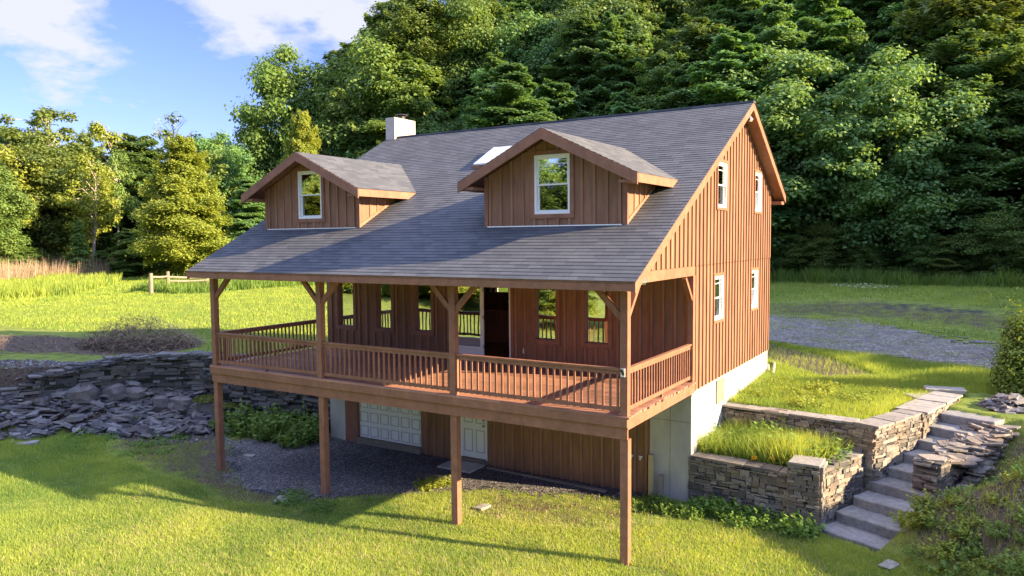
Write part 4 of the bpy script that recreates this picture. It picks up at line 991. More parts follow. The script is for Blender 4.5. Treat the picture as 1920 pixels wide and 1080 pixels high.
# ------------------------------------------------------------------ split rail fence & brush pile
def fence_post(x, y, h, lb):
    q = MB(); z = Hs(x, y); q.tube([(x, y, z-.3), (x+.02, y, z+h*.6), (x, y+.03, z+h)], [.17, .16, .14], 8, .7); o_ = q.build('fence_post', 'weathered_wood', None); return o_
fe = empty('rail_fence', (-51.6, 23.2, -.7)); tag(fe, 'weathered split rail fence at the edge of the far lawn', 'fence')
for (x, y, h) in ((-51.6, 23.2, 1.75), (-52.3, 25.2, 1.8), (-52.8, 29.4, 1.4), (-50.5, 34, 1.3)):
    o_ = fence_post(x, y, h, ''); o_.parent = fe; o_.matrix_parent_inverse = Matrix.Translation(-fe.location)
for (a, b_) in (((-52.3, 25.2, .6), (-52.8, 29.4, .35)), ((-52.3, 25.2, .25), (-52.7, 29.4, .1)), ((-52.8, 29.4, .4), (-50.5, 34, .3)), ((-51.6, 23.2, .7), (-52.2, 25.2, .65))):
    q = MB(); q.tube([a, tuple((Vector(a)+Vector(b_))/2+Vector((0, 0, -.05))), b_], [.09, .10, .08], 7, .8); o_ = q.build('rail', 'weathered_wood'); o_.parent = fe; o_.matrix_parent_inverse = Matrix.Translation(-fe.location)
q = MB()
for i in range(4500):
    a = random.uniform(0, 6.283); r = random.random()**.6; cx, cy = -23.7, 4.6
    x = cx+2.7*r*math.cos(a)+.4*math.sin(a); y = cy+1.9*r*math.sin(a); h = 1.45*max(0, 1-r)**.8
    z = Hs(x, y)+random.uniform(0, h)+.02; L = random.uniform(.2, .8); an = random.uniform(0, 6.283); el = random.uniform(-.5, .6)
    d_ = Vector((math.cos(an)*math.cos(el), math.sin(an)*math.cos(el), math.sin(el)))*L; p = Vector((x, y, z))
    s_ = Vector((-math.sin(an), math.cos(an), .3))*random.uniform(.006, .018)
    q.face([p-s_, p+s_, p+d_]); 
tag(q.build('brush_pile', 'twig'), 'heap of dry cut brush on the lawn above the stone wall', 'brush pile')
q = MB()
for i in range(5000):
    x = random.uniform(-34, -20.4); y = random.uniform(.5, 6.5)
    if not in_poly(np.array([x]), np.array([y]), BRUSHP)[0]: continue
    L = random.uniform(.1, .4); an = random.uniform(0, 6.283); p = Vector((x, y, Hs(x, y)+.02)); d_ = Vector((math.cos(an), math.sin(an), random.uniform(0, .4)))*L; s_ = Vector((-math.sin(an), math.cos(an), 0))*.012
    q.face([p-s_, p+s_, p+d_])
tag(q.build('twig_litter', 'twig'), 'dry twigs and litter spread around the brush pile', 'litter', kind='stuff')

# ------------------------------------------------------------------ trees
def leaf_quads(P, nrm, size, elong=1.5):
    n = len(P); a = RNG.normal(size=(n, 3)); t = np.cross(nrm, a); t /= np.linalg.norm(t, axis=1)[:, None]+1e-9; b_ = np.cross(nrm, t)
    s = (size*RNG.uniform(.6, 1.3, n))[:, None]
    V_ = np.stack([P-t*s*.5*elong, P+b_*s*.42-nrm*s*.08, P+t*s*.5*elong, P-b_*s*.42-nrm*s*.08], 1).reshape(-1, 3)
    return V_, np.arange(4*n).reshape(n, 4)
def crown_layered(h, r, nb, per, size, low=.06, power=.8, flat=.12, up=.25, droop=.25, top=.98):
    Ps = []; Ns = []; Ts = []; limbs = []
    for i in range(nb):
        v_ = low+(top-low)*((i+random.random())/nb)**.85; az = i*2.39996+random.uniform(-.5, .5)
        prof = (1-v_)**power*(.55+.45*min(1, (v_-low)/.15+.3)); L = r*prof*random.uniform(.65, 1.18)+.35
        d = np.array([math.cos(az), math.sin(az)]); u_ = up*random.uniform(.3, 1.6)
        k = max(8, int(per*(.25+L/r))); t = RNG.random(k)**.55
        lat = RNG.normal(0, 1, k)*(.10+.30*np.sin(np.clip(t, 0, 1)*2.6))*L*.55
        x = d[0]*t*L-d[1]*lat; y = d[1]*t*L+d[0]*lat
        z = v_*h+t*L*u_-droop*L*t*t-np.abs(lat)*.18+RNG.normal(0, flat, k)*(.5+L*.15)
        Ps.append(np.stack([x, y, z], 1)); nn = np.stack([d[0]*.35+RNG.normal(0, .38, k), d[1]*.35+RNG.normal(0, .38, k), np.full(k, 1.0)], 1); Ns.append(nn)
        bt = random.uniform(-.18, .18); Ts.append(np.clip(RNG.normal(.35, .2, k)+bt+.25*(t-.5), 0, 1))
        limbs.append((v_*h, d, L, u_))
    P = np.concatenate(Ps); Nn = np.concatenate(Ns); Nn /= np.linalg.norm(Nn, axis=1)[:, None]; T = np.concatenate(Ts)
    V_, F_ = leaf_quads(P, Nn, size); return V_, F_, T, limbs
def crown_round(h, r, clusters, per, size, low=.3, open_=.0):
    Ps = []; Ns = []; Ts = []; ends = []
    cz = h*(low+1)/2; hz = h*(1-low)/2
    for i in range(clusters):
        while True:
            v_ = np.array([random.uniform(-1, 1) for _ in range(3)]); l = np.linalg.norm(v_)
            if .35+open_*.2 < l < 1: break
        wob = 1+.22*math.sin(3*math.atan2(v_[1], v_[0])+v_[2]*3)
        c = np.array([v_[0]*r*wob, v_[1]*r*wob, cz+v_[2]*hz]); cr_ = r*random.uniform(.16, .30); k = int(per*random.uniform(.6, 1.3))
        q = RNG.normal(0, 1, (k, 3)); q /= np.linalg.norm(q, axis=1)[:, None]; q *= (RNG.random(k)**.5*RNG.uniform(.8, 1.5, k))[:, None]*cr_*np.array([1.2, 1.2, .7])
        q[:, 2] -= .12*(q[:, 0]**2+q[:, 1]**2)/cr_
        Ps.append(c+q); nn = q*np.array([.6, .6, 1])/cr_*.8+np.array([0, 0, .65])+RNG.normal(0, .35, (k, 3)); Ns.append(nn)
        Ts.append(np.clip(RNG.normal(.4, .2, k)+random.uniform(-.2, .2), 0, 1)); ends.append(c)
    P = np.concatenate(Ps); Nn = np.concatenate(Ns); Nn /= np.linalg.norm(Nn, axis=1)[:, None]
    V_, F_ = leaf_quads(P, Nn, size, 1.3); return V_, F_, np.concatenate(Ts), ends
def trunk_layered(h, limbs, r0):
    q = MB(); q.tube([(0, 0, -.5), (.05, 0, h*.4), (0, .05, h*.95)], [r0, r0*.65, .03], 7, .5)
    for (z, d, L, u_) in limbs[::2]: q.tube([(0, 0, z-.1), (d[0]*L*.85, d[1]*L*.85, z+L*.85*u_-.15*L)], [.05, .012], 4, .5, cap=False)
    return q
def trunk_round(h, ends, r0, bend=.0, nl=14):
    q = MB(); b1 = Vector((random.uniform(-1, 1)*bend, random.uniform(-1, 1)*bend, h*.45)); b2 = Vector((b1.x*1.5, b1.y*1.5, h*.88))
    q.tube([(0, 0, -.5), tuple(b1*.5), tuple(b1), tuple(b2)], [r0, r0*.8, r0*.6, .05], 8, .5)
    for c in random.sample(ends, min(nl, len(ends))):
        c = Vector(c); zz_ = max(h*.2, min(c.z-.25*math.hypot(c.x, c.y)-1, h*.82)); f = zz_/(h*.45); st_ = b1*min(f, 1) if f < 1 else b1.lerp(b2, min(1, (zz_-h*.45)/(h*.43)))
        mid = st_.lerp(c, .5)+Vector((0, 0, .06*h)); q.tube([tuple(st_), tuple(mid), tuple(c)], [r0*.35, r0*.2, .02], 5, .5, cap=False)
    return q
PROTO = {}
def proto(key, name, cat, leafmat_, barkmat, crown, trunk):
    t = bpy.data.objects.new(name, None)
    V_, F_, T_, ex = crown; cm = np_mesh('crown', V_, F_, T_, leafmat_); tm = trunk(ex).mesh('trunk', barkmat)
    PROTO[key] = (name, cat, cm, tm)
random.seed(21)
proto('lay1', 'beech_tree', 'tree', 'leaf_dark', 'bark', crown_layered(20, 5.8, 120, 700, .25, power=.62, up=.55, droop=.28, flat=.10), lambda ex: trunk_layered(20, ex, .3))
proto('lay2', 'beech_tree', 'tree', 'leaf_dark', 'bark', crown_layered(20, 4.8, 110, 700, .25, power=.75, up=.7, droop=.35, flat=.10), lambda ex: trunk_layered(20, ex, .28))
proto('lay3', 'maple_tree', 'tree', 'leaf_mid', 'bark', crown_layered(20, 6.6, 130, 700, .26, power=.5, up=.9, droop=.5, flat=.16), lambda ex: trunk_layered(20, ex, .3))
proto('rnd1', 'maple_tree', 'tree', 'leaf_mid', 'bark', crown_round(20, 5.5, 150, 430, .27, low=.05), lambda ex: trunk_round(20, ex, .3, .6))
proto('rnd2', 'maple_tree', 'tree', 'leaf_dark', 'bark', crown_round(20, 5.0, 140, 430, .27, low=.08), lambda ex: trunk_round(20, ex, .3, .4))
proto('open1', 'ash_tree', 'tree', 'leaf_mid', 'pale_bark', crown_round(20, 3.8, 60, 150, .32, low=.38, open_=1), lambda ex: trunk_round(20, ex, .34, .8, 26))
proto('open2', 'ash_tree', 'tree', 'leaf_bright', 'pale_bark', crown_round(20, 4.2, 70, 150, .32, low=.28, open_=1), lambda ex: trunk_round(20, ex, .32, 1.2, 28))
proto('bright', 'maple_tree', 'tree', 'leaf_bright', 'bark', crown_layered(20, 7.5, 160, 640, .29, power=.6, up=.8, droop=.5, low=.02, flat=.25), lambda ex: trunk_layered(20, ex, .3))
proto('con', 'young_hemlock', 'tree', 'leaf_mid', 'bark', crown_layered(20, 6.5, 90, 200, .5, power=.9, up=.3, low=.02), lambda ex: trunk_layered(20, ex, .3))
def bare(ex):
    q = MB(); q.tube([(0, 0, -.5), (.2, 0, 10), (.1, .1, 19)], [.2, .12, .02], 7, .7)
    for i in range(60):
        z = random.uniform(5, 18); a = random.uniform(0, 6.28); L = (20-z)*.28+.5; p1 = Vector((math.cos(a)*L*.5, math.sin(a)*L*.5, z+L*.6)); p2 = Vector((math.cos(a)*L, math.sin(a)*L, z+L*1.3))
        q.tube([(.1, 0, z), tuple(p1), tuple(p2)], [.045, .03, .008], 4, .7, cap=False)
        for j in range(3):
            a2 = a+random.uniform(-1, 1); q.tube([tuple(p1.lerp(p2, random.random())), tuple(p2+Vector((math.cos(a2), math.sin(a2), random.uniform(0, 1)))*L*.3)], [.02, .006], 3, .7, cap=False)
    return q
proto('bare', 'sparse_tree', 'tree', 'leaf_mid', 'pale_bark', crown_round(20, 3.2, 26, 45, .36, low=.45, open_=1), bare)
def plant_tree(key, x, y, h, label, group, sc=1.0, z=None, lm=None):
    name, cat, cm, tm = PROTO[key]; k = h/20
    t = empty(name, (x, y, Hs(x, y)-.1 if z is None else z), random.uniform(0, 6.28)); t.scale = (k*sc, k*sc, k)
    tag(t, label, cat, group); c_ = link('crown', cm, t); 
    if lm: c_.material_slots[0].link = 'OBJECT'; c_.material_slots[0].material = M[lm]
    link('trunk', tm, t); return t
ORD = 'first second third fourth fifth sixth seventh eighth ninth tenth eleventh twelfth thirteenth fourteenth fifteenth sixteenth seventeenth eighteenth nineteenth twentieth'.split()
ORD += ['twenty-'+q_ for q_ in ORD[:9]]+['thirtieth']+['thirty-'+q_ for q_ in ORD[:9]]
CX, CY, CZ = 5.856, -13.867, 3.554
def screen(x, y, z):
    d = Vector((x-CX, y-CY, z-CZ)); f = d.dot(_f); return 960+1409.87*d.dot(_r2)/f, 540-1409.87*d.dot(_u2)/f, f
# individually placed trees of the left edge and skyline: key, x, y, height, width factor, label
TR = [('bright', -69.4, 39.0, 15.6, .95, 'broad sunlit yellow green maple left of the roof, in front of the wood', 'leaf_bright'),
      ('open1', -96.5, 38.5, 23.0, 1.1, 'tallest tree of the left wood, open crown on a long bare trunk', None),
      ('open1', -100.7, 36.0, 20.5, 1.1, 'second tall open crowned tree at the left, just left of the tallest', None),
      ('open2', -99.5, 47.7, 21.5, .8, 'pale trunked tree whose forked stem rises above the wood between tall tree and bright maple', None),
      ('open1', -86.8, 41.7, 16.5, .7, 'slim straight pale trunk standing at the wood edge left of the bright maple', None),
      ('bare', -97.1, 57.1, 24.0, 1.0, 'thin nearly bare twiggy tree top above the bright maple', None),
      ('con', -81.9, 34.0, 7.0, .8, 'small dark green young hemlock at the edge of the left meadow', None),
      ('rnd1', -85.1, 25.6, 13.5, 1.0, 'bushy green tree at the far left edge of the photo', None),
      ('open2', -85.7, 37.6, 15.0, .9, 'wispy small tree with pale arching stems in the left wood', None),
      ('open2', -93.0, 33.0, 16.5, 1.1, 'sunlit yellowish tree below the tall open crowned trees', None),
      ('rnd2', -100.3, 52.2, 17.0, 1.0, 'dark rounded tree behind the wispy pale stems', None),
      ('rnd2', -96.8, 65.9, 20.5, 1.0, 'dark tree on the skyline right of the bright maple', None),
      ('rnd1', -83.5, 66.3, 33.0, .8, 'very tall full crowned tree standing against the clouds left of the chimney', None),
      ('open1', -82.5, 76.2, 27.0, .9, 'tall thin tree with gaps of sky just right of the very tall full tree', None),
      ('bright', -65.6, 53.2, 20.0, .55, 'tall narrow bright yellow green tree left of the chimney', 'leaf_bright'),
      ('bright', -56.6, 53.7, 14.0, .5, 'small yellow tipped tree beside the left dormer ridge', 'leaf_bright'),
      ('lay1', -67.6, 46.3, 12.0, 1.2, 'dark green tree between bright maple and left dormer', None),
      ('rnd1', -69.2, 73.2, 30.0, 1.0, 'very tall tree whose crown reaches the photo top above the chimney', None),
      ('lay3', -66.0, 77.0, 34.0, .8, 'tall dark tree reaching the photo top just right of the chimney', None),
      ('rnd1', -61.0, 82.0, 33.0, .8, 'tall full tree at the photo top above the skylight', None),
      ('lay3', -72.5, 78.0, 33.0, .75, 'tall layered tree against the sky left of the chimney top', None),
      ('rnd2', -76.5, 70.0, 22.0, .9, 'mid height dark tree below the sky gap left of the chimney', None),
      ('open1', -72.2, 69.2, 27.0, 1.0, 'tall loose crowned tree left of the chimney with sky showing through', None)]
random.seed(5)
for (k, x, y, h, sc, lb, lm) in TR: plant_tree(k, x, y, h, lb, 'trees of the left wood', sc, lm=lm)
cands = []
for gy in np.arange(65, 132, 5.8):
    for gx in np.arange(-150, 45, 6.4): cands.append((gx+random.uniform(-2.4, 2.4)+(3 if int(gy/6.2) % 2 else 0), gy+random.uniform(-2.2, 2.2)))
for gx in np.arange(-150, -80, 6.5):           # the left wood swings towards the camera
    for gy in np.arange(18, 64, 6.5):
        if gx < -88-.28*(gy-30)+random.uniform(-3, 3) and gx > -135: cands.append((gx+random.uniform(-2.4, 2.4), gy+random.uniform(-2.4, 2.4)))
for (x, y) in ((-74, 58), (-68, 60), (-60, 61), (-54, 60), (-80, 52), (-47, 62), (-40, 61), (-88, 57), (-78, 47)): cands.append((x, y))
cands.sort(key=lambda p: (p[0]-CX)**2+(p[1]-CY)**2)
cover = np.full(240, 1200.0); planted = []
for (x, y) in cands:
    sx, sy, f = screen(x, y, Hs(x, y))
    if f < 5 or sx < -260 or sx > 2260: continue
    left = x < -76 and y < 66
    h = random.uniform(14, 19.5) if left else random.uniform(17, 27)
    if x > 12: h = random.uniform(12, 16)
    if -76 <= x < -42 and y < 66: h = random.uniform(11, 14)
    if x < -86 and y > 60: h = random.uniform(13, 17)
    ty = screen(x, y, Hs(x, y)+h)[1]; half = int(4.2*1410/f*.8/8)
    c0 = int((sx+0)/8); a_, b_ = max(0, c0-half), min(239, c0+half)
    if sx < 0: a_, b_ = 0, 3
    elif sx > 1920: a_, b_ = 236, 239
    if b_ < a_: a_, b_ = (0, 3) if sx < 0 else (236, 239)
    if ty > cover[a_:b_+1].min()-14 and ty > cover[a_:b_+1].max()-60: continue
    if cover[a_:b_+1].max() < -60: continue
    core = max(1, half//2); cc0, cc1 = max(0, c0-core), min(239, c0+core)
    if cc1 >= cc0: cover[cc0:cc1+1] = np.minimum(cover[cc0:cc1+1], ty+(85 if left else 60))
    planted.append((x, y, h, sx, sy, ty, left))
random.seed(9)
kinds = {'lay1': 'layered beech', 'lay2': 'slender beech', 'lay3': 'broad maple', 'rnd1': 'green maple', 'rnd2': 'dark maple', 'open2': 'pale stemmed tree', 'open1': 'tall open ash'}
RANK = {}
for (x, y, h, sx, sy, ty, left) in planted:
    if left: k = random.choice(['open1', 'open2', 'open2', 'open1', 'rnd1', 'lay3']) if RANK[st_i] <= 3 else random.choice(['rnd1', 'rnd2', 'lay3', 'open1'])
    else: k = random.choice(['lay1', 'lay1', 'lay2', 'lay3', 'lay2', 'lay3', 'lay1', 'rnd2'] if y < 95 else ['rnd1', 'lay3', 'lay2', 'lay1'])
    STR = [(90, 'beyond the seed grass at the far left'), (200, 'below and beside the tall open crowned trees'), (300, 'left of the bright maple'), (420, 'behind the bright maple'), (500, 'left of the left dormer'), (600, 'above the left dormer'), (700, 'between left dormer and chimney'), (800, 'above the chimney'), (900, 'above the skylight'), (990, 'above the left slope of the right dormer'), (1080, 'above the peak of the right dormer'), (1180, 'above the right slope of the right dormer'), (1290, 'above the right part of the roof ridge'), (1400, 'just left of the gable peak'), (1470, 'over the gable peak'), (1560, 'beside the upper gable windows'), (1650, 'above the near end of the driveway'), (1740, 'above the middle of the driveway'), (1840, 'above the head of the stone steps'), (9999, 'above the round bush at the right edge')]
    st_i = [i for i, q_ in enumerate(STR) if sx < q_[0]][0]; RANK[st_i] = RANK.get(st_i, 0)+1
    rk = 'front' if RANK[st_i] == 1 else ORD[RANK[st_i]-1]
    where = 'in the wood left of the meadow' if left else ('on the wooded hillside behind the house roof' if sx < 1440 else 'on the wooded hillside right of the house')
    plant_tree(k, x, y, h, kinds[k]+' '+STR[st_i][1]+', '+rk+' from front', 'trees '+where, random.uniform(.95, 1.25))
print('forest trees', len(planted))
random.seed(44); nsap = 0
for i in range(34):
    x = -50+i*2.0+random.uniform(-.8, .8); y = 62.5+random.uniform(-1, 1.2)
    if abs(screen(x, y, 0)[0]-960) > 1100 or screen(x, y, 0)[0] < 1380: continue
    nsap += 1
    plant_tree(random.choice(['con', 'lay3', 'rnd1']), x, y, random.uniform(3.5, 7), ORD[nsap-1]+' leafy sapling from the house along the foot of the wood', 'saplings at the foot of the wood', 1.6)
for i in range(26):
    t_ = i/25; x = -92+t_*28+random.uniform(-1.5, 1.5); y = 22+t_*34+random.uniform(-1.5, 1.5)
    plant_tree(random.choice(['con', 'rnd1', 'lay3']), x-4, y, random.uniform(3, 6.5), ORD[i]+' leafy shrub from the left along the foot of the left wood', 'shrubs at the foot of the left wood', 1.5)
# unseen trees added on the sunward side to shade hillside and yard
random.seed(12)
SHADE = [(24, 17.3, 8.2), (26, 20.8, 9.6), (24, 24.5, 13), (27, 28, 15), (24, 31.5, 16), (28, 35, 17), (25, 38.5, 17), (29, 42, 18), (26, 46, 18), (29, 50, 18), (33, 54, 19), (30, 58, 19), (40, 60, 20), (20.5, 66, 15), (28, 63, 18), (36, 68, 19), (46, 66, 19), (54, 72, 19), (50, 80, 19), (60, 84, 19), (64, 76, 19), (40, 76, 18), (70, 90, 19), (58, 94, 19), (74, 80, 19), (84, 98, 20), (80, 110, 20), (70, 104, 20)]
for (x, y, h) in SHADE: plant_tree(random.choice(['rnd1', 'rnd2', 'lay3']), x, y, h, 'unseen full green tree added right of the driveway for shade', 'unseen trees added for shade right of the driveway', 1.25)
for (x, y, h) in ((-19, -25, 9), (-24, -27, 11), (-29, -26, 12), (-34, -29, 12), (-38, -26, 11), (-43, -31, 13), (-48, -29, 12), (-54, -33, 13), (-14, -28, 9), (-31, -33, 13), (-60, -30, 12)):
    plant_tree(random.choice(['rnd1', 'bright', 'lay3']), x, y, h*.8, 'sunlit bushy tree in the row opposite the porch, seen only in its windows', 'row of trees opposite the porch', 1.2, lm='leaf_bright')
# wood opposite the porch (seen in its windows)
for i in range(22):
    a = math.radians(188+i*4.3); R_ = random.uniform(58, 75); x, y = -4+R_*math.cos(a)*1.15, R_*math.sin(a)*.9-6
    plant_tree(random.choice(['rnd1', 'bright', 'open2', 'lay3']), x, y, random.uniform(11, 16), 'sunlit green tree beyond the lower lawn, seen only in the porch windows', 'trees beyond the lower lawn', 1.3)

# ------------------------------------------------------------------ shrubs, weeds and undergrowth
def shrub_mesh(name, r, h, n, size, mat, elong=1.5, clumps=0):
    if clumps:
        Ps = []
        for i in range(clumps):
            v_ = RNG.normal(size=3); v_ /= np.linalg.norm(v_); v_ *= RNG.uniform(.35, .95); v_[2] = abs(v_[2])
            k = n//clumps; q = RNG.normal(0, .17, (k, 3)); Ps.append((v_+q)*np.array([r, r, h]))
        P = np.concatenate(Ps); P[:, 2] = np.abs(P[:, 2])
    else:
        q = RNG.normal(size=(n, 3)); q /= np.linalg.norm(q, axis=1)[:, None]; q *= (RNG.random(n)**.4)[:, None]; q[:, 2] = np.abs(q[:, 2]); P = q*np.array([r, r, h])
    Nn = P/np.array([r, r, h])+np.array([0, 0, .5])+RNG.normal(0, .5, P.shape); Nn /= np.linalg.norm(Nn, axis=1)[:, None]
    V_, F_ = leaf_quads(P, Nn, size, elong); return np_mesh(name, V_, F_, np.clip(RNG.normal(.45, .25, len(F_)), 0, 1), mat)
# round bush by the driveway
bt = empty('round_bush', (7.25, 12.3, -1.1)); bt.scale = (.85, .85, .93); tag(bt, 'large round bush with sunlit yellow tips at the right edge', 'bush')
link('foliage', shrub_mesh('foliage', .95, 2.65, 14000, .085, 'leaf_weed', clumps=60), bt)
link('foliage', shrub_mesh('foliage', .75, 2.9, 4200, .08, 'leaf_bright', clumps=44), bt)  # sunlit tips put into the colour as yellower leaves
q = MB(); q.tube([(0, 0, -.2), (0, .05, 1.2), (.1, 0, 2.2)], [.07, .05, .02], 6, .5)
for i in range(14): a = random.uniform(0, 6.28); q.tube([(0, 0, .1*i), (math.cos(a)*.7, math.sin(a)*.7, .1*i+1.0)], [.03, .008], 4, .5, cap=False)
q.build('stem', 'bark', bt)
def weed_mesh(h, n, size, mat='leaf_weed', spread=.3):
    Ps = []; Ns = []
    for i in range(n):
        a = random.uniform(0, 6.28); r = random.random()**.6*spread; hh = h*random.uniform(.55, 1.1)*(1-.4*r/spread); k = random.randint(7, 13)
        for j in range(k):
            t = (j+1)/k; b_ = random.uniform(0, 6.28); rr = size*.8*(1.15-t); Ps.append((math.cos(a)*r*(1+.5*t)+math.cos(b_)*rr, math.sin(a)*r*(1+.5*t)+math.sin(b_)*rr, hh*t)); Ns.append((math.cos(b_)*.6, math.sin(b_)*.6, 1))
    P = np.array(Ps); Nn = np.array(Ns)+RNG.normal(0, .25, (len(Ps), 3)); Nn /= np.linalg.norm(Nn, axis=1)[:, None]
    V_, F_ = leaf_quads(P, Nn, size, 1.5); return np_mesh('leaves', V_, F_, np.clip(RNG.normal(.5, .25, len(F_)), 0, 1), mat)
WM = [weed_mesh(.45, 30, .06, spread=.26), weed_mesh(.28, 36, .045, spread=.28), weed_mesh(.7, 24, .065, spread=.3), weed_mesh(.4, 34, .05, 'leaf_bright', spread=.26)]
def weeds(lst, label, group, cat='weeds'):
    Vs, Fs, Ts, mats = [], [], [], {}
    for (x, y, k, s_) in lst: mats.setdefault(WM[k].materials[0].name, []).append((x, y, k, s_))
    for mn, items in mats.items():
        Vs, Fs, Ts, n0 = [], [], [], 0
        for (x, y, k, s_) in items:
            me = WM[k]; v_ = np.empty(len(me.vertices)*3, np.float32); me.vertices.foreach_get('co', v_); v_ = v_.reshape(-1, 3)
            a = random.uniform(0, 6.28); ca, sa = math.cos(a), math.sin(a)
            Vs.append(np.stack([(v_[:, 0]*ca-v_[:, 1]*sa)*s_*1.2+x, (v_[:, 0]*sa+v_[:, 1]*ca)*s_*1.2+y, v_[:, 2]*s_+Hs(x, y)-.02], 1))
            Fs.append(np.arange(len(v_)).reshape(-1, 4)+n0); n0 += len(v_)
            t_ = np.empty(len(me.polygons), np.float32); me.attributes['tone'].data.foreach_get('value', t_); Ts.append(t_)
        lb_ = label if mn == sorted(mats)[0] else label+', the brighter leaves'
        tag(link('weed_patch', np_mesh('weed_patch', np.concatenate(Vs), np.concatenate(Fs), np.concatenate(Ts), mn)), lb_, cat, kind='stuff')
random.seed(31)
weeds([(random.uniform(.2, 2.9), 3.86-random.random()**1.5*.55, random.choice((0, 1, 0)), random.uniform(.7, 1.15)) for _ in range(26)], 'leafy green weeds along the foot of the stone planter wall', 'weeds at the foot of the planter wall')
weeds([(random.uniform(-1.1, .3), random.uniform(3.0, 3.75), random.choice((0, 1)), random.uniform(.5, .9)) for _ in range(16)], 'leafy green weeds at the foot of the concrete corner', 'weeds at the concrete corner')
weeds([(random.uniform(.15, 3.1), random.uniform(4.8, 6.3), random.choice((0, 2, 3, 3)), random.uniform(.9, 1.5)) for _ in range(44)], 'sunlit leafy weeds among the tall grass of the stone planter', 'weeds in the stone planter')
weeds([(random.uniform(-16.4, -12.7), random.uniform(3.0, 4.6), random.choice((0, 2, 0)), random.uniform(.9, 1.7)) for _ in range(46)], 'dark leafy weeds below the retaining wall under the deck', 'weeds below the retaining wall')
weeds([(random.uniform(-9.2, -7.6), random.uniform(-1.1, -.4), 1, random.uniform(.5, .9)) for _ in range(8)], 'low leafy weeds around the second support post', 'weeds at the second support post')
weeds([(random.uniform(-6.6, -5.9), random.uniform(1.5, 2.3), 3, random.uniform(.6, 1.0)) for _ in range(7)], 'sunlit weed tuft at the edge of the gravel near the third post', 'weeds at the gravel edge')
weeds([(random.uniform(4.9, 6.0), random.uniform(2.6, 4.6), random.choice((1, 3, 1)), random.uniform(.6, 1.0)) for _ in range(17)], 'feathery green weeds on the bank right of the lower steps', 'weeds on the bank beside the steps')
weeds([(random.uniform(4.75, 5.3), random.uniform(3.3, 4.9), 3, random.uniform(.8, 1.2)) for _ in range(9)], 'pale yellow green feathery weed hanging over the lower steps', 'weeds hanging over the lower steps')
weeds([(random.uniform(5.6, 7.4), random.uniform(1.2, 2.9), random.choice((1, 0, 3)), random.uniform(.5, .9)) for _ in range(24)], 'low green weeds at the foot of the bank in the lower right corner', 'weeds at the foot of the bank')
weeds([(random.uniform(5.9, 7.4), random.uniform(3.5, 6.5), random.choice((3, 1)), random.uniform(.6, 1.1)) for _ in range(16)], 'yellow green weeds higher on the bare bank at the right edge', 'weeds high on the bank')
weeds([(random.uniform(-20, -15.4), random.uniform(-.6, 1.6), 1, random.uniform(.4, .9)) for _ in range(12)], 'small weeds at the foot of the slate slope', 'weeds at the foot of the slate slope')
weeds([(.3+random.random()*3.5, 7.6+random.random()*4, random.choice((3, 1, 3)), random.uniform(.6, 1.2)) for _ in range(26)], 'tall weeds in the sunlit strip of the upper yard', 'weeds in the upper yard')
# moss on the boulders
for (x, y, s) in ((-17.45, 3.2, .55), (-16.6, 3.45, .3)):
    o_ = link('moss_patch', shrub_mesh('moss_patch', s, .16, 900, .06, 'moss'), None, (x, y, Hs(x, y)+.62)); tag(o_, 'yellow green moss cushion on the '+('upright boulder' if s > .4 else 'brown rounded boulder'), 'moss')
# grass
LAWN = [(-24, -7.5), (-15, -8.5), (9, -7), (9, 3.2), (5.6, 2.2), (4.5, 3.1), (3.1, 3.7), (.0, 4.1), (-1, 4.0), (-1.8, 3.5), (-3.4, 3.0), (-4.6, 2.6), (-5.8, 1.9), (-6.9, .9), (-8.6, -.5), (-10.2, -.9), (-12.6, .3), (-14.8, 2.2), (-13.6, 4.6), (-17, 3.4), (-20, -.5), (-26, -1.5), (-28, -5)]
GAV = [STEPSP]
def thin(poly, p):
    return lambda x, y: ~(in_poly(x, y, poly) & (RNG.random(x.shape) < p))
bare_keep = lambda x, y: thin(BAREP, .82)(x, y) & thin(EDGEP, .92)(x, y) & thin(BARE2, .65)(x, y) & thin(PADX, .7)(x, y)
tag(blades('lawn_grass', LAWN, 480000, .06, .0065, 'grass_blade', avoid=GAV, keepf=bare_keep, lean=.8), 'mown grass of the lower lawn', 'grass')
tag(blades('dry_lawn_blades', [(-13, -1), (-4.6, 2.4), (0, 4.0), (3, 3.4), (6, -5), (-11, -7)], 24000, .075, .006, 'straw', avoid=GAV, lean=1.6, density_noise=.7), 'dry straw coloured blades among the lower lawn', 'grass')
tag(blades('lawn_tufts', LAWN, 26000, .12, .008, 'grass_blade', avoid=GAV, keepf=bare_keep, lean=.8, density_noise=.9), 'longer unmown tufts in the lower lawn', 'grass')
NEARL = [(-12.5, -7), (7, -6), (5.6, 2.2), (4.5, 3.1), (0, 4.0), (-4.6, 2.4), (-8.6, -.7), (-12, -1)]
tag(blades('lawn_clover', NEARL, 90000, .045, .018, 'grass_blade', avoid=GAV, keepf=bare_keep, lean=1.6), 'broad leaved clover growing through the lower lawn', 'clover')
tag(blades('planter_grass', [(.08, 4.6), (2.6, 4.45), (3.4, 6.2), (.08, 6.9)], 13000, .42, .011, 'grass_blade', lean=.9, hvar=.8), 'tall bright grass filling the stone planter', 'grass')
YARD = [(.06, 7.3), (3.6, 6.7), (4.6, 9), (5.0, 11), (6.0, 11.8), (9, 12), (16, 12.2), (5.8, 15.2), (-1.3, 17.8), (-1.3, 12.4), (.06, 12.4)]
tag(blades('yard_grass', YARD, 90000, .15, .008, 'grass_blade', lean=.7, keepf=thin(YARDP, .9)), 'unmown grass of the upper yard beside the house', 'grass')
BEYOND = [(-30, 27.5), (-4, 28), (4, 25), (7, 21), (14, 19.5), (26, 26), (26, 64), (-60, 64), (-60, 32)]
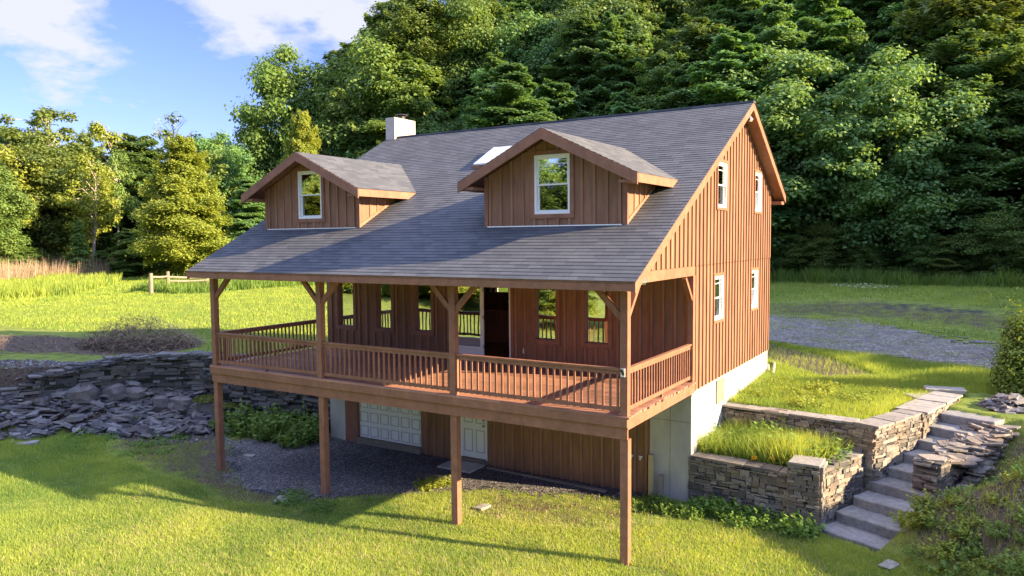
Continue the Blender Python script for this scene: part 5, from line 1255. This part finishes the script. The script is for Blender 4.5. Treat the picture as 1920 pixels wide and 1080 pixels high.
tag(blades('verge_grass', BEYOND, 120000, .2, .018, 'grass_blade', lean=.6, keepf=lambda x, y: thin(DR3, .72)(x, y) & thin(DRIVE2, .85)(x, y)), 'rough grass between driveway and wood', 'grass')
tag(blades('drive_grass', DRIVE, 17000, .1, .012, 'grass_blade', lean=.8, density_noise=1.25), 'sparse grass tufts in the gravel driveway', 'grass')
tag(blades('edge_weeds', [(-60, 57), (30, 57), (36, 66), (-60, 66)], 60000, .95, .05, 'leaf_weed', lean=.8, density_noise=.35), 'tall weeds and brambles along the foot of the wood', 'undergrowth')
tag(blades('bank_grass', BANKP, 16000, .13, .008, 'grass_blade', lean=.9, density_noise=.5), 'thin grass on the bare bank right of the steps', 'grass')
tag(blades('bank_straw', BANKP, 14000, .12, .006, 'straw', lean=1.6), 'dry straw lying on the bare bank', 'straw')
FIELD = [(-13, 5.2), (-18.3, 4.3), (-20.6, 2.6), (-24, -2.4), (-40, -12), (-90, 5), (-100, 25), (-100, 60), (-13, 60), (-13, 12)]
NF = [(-13, 5.2), (-18.3, 4.3), (-20.6, 3.2), (-22, 7), (-36, 5), (-44, -4), (-60, 10), (-50, 40), (-13, 40)]
tag(blades('field_grass', NF, 150000, .11, .016, 'grass_far', lean=.8, avoid=[BRUSHP]), 'sunlit mown grass of the upper lawn left of the house', 'grass')
tag(blades('field_grass_far', [(-50, -4), (-90, 8), (-100, 30), (-92, 55), (-50, 58), (-50, 40)], 110000, .14, .04, 'grass_far', lean=.8), 'sunlit mown grass at the far end of the upper lawn', 'grass')
tag(blades('tall_seed_grass', [(-74, 6), (-104, 16), (-112, 60), (-95, 66), (-84, 46), (-78, 30), (-72, 18)], 60000, 1.7, .035, 'straw', lean=.35), 'tall pinkish seed grass at the far edge of the upper lawn', 'tall grass')
tag(blades('weed_border', [(-56, 9), (-76, 12), (-84, 26), (-72, 33), (-62, 24), (-57, 20)], 36000, .7, .045, 'grass_far', lean=.5), 'tall yellow green weeds in front of the seed grass', 'weeds')
tag(blades('fence_weeds', [(-49, 24), (-56, 24), (-60, 42), (-40, 60), (-36, 56), (-47, 40)], 22000, .8, .04, 'leaf_weed', lean=.6), 'weeds growing along the split rail fence', 'weeds')
# white flowers at the wood edge
tag(blades('white_flowers', [(-3.8, 50), (-.2, 48), (1.8, 51), (-1.5, 54), (-4, 54)], 150, .05, .045, 'flower_white', lean=3, zoff=.3), 'white flowers in the grass by the wood edge', 'flowers')
tag(blades('seed_heads', [(-20, -3.5), (-14, -3.2), (-14, -1.6), (-20, -1.6)], 70, .10, .008, 'flower_white', lean=.4), 'tiny white clover heads in the shaded lawn', 'flowers')
for (x, y, s, lb) in ((1.9, 4.55, .09, 'orange yellow blossom in the planter left of the stone pillar'), (2.35, 4.75, .09, 'yellow blossom touching the stone pillar'), (1.5, 4.4, .07, 'small yellow blossom hanging over the planter wall')):
    o_ = link('yellow_flower', shrub_mesh('yellow_flower', s, s, 40, .05, 'flower_yellow'), None, (x, y, -1.78)); tag(o_, lb, 'flower')
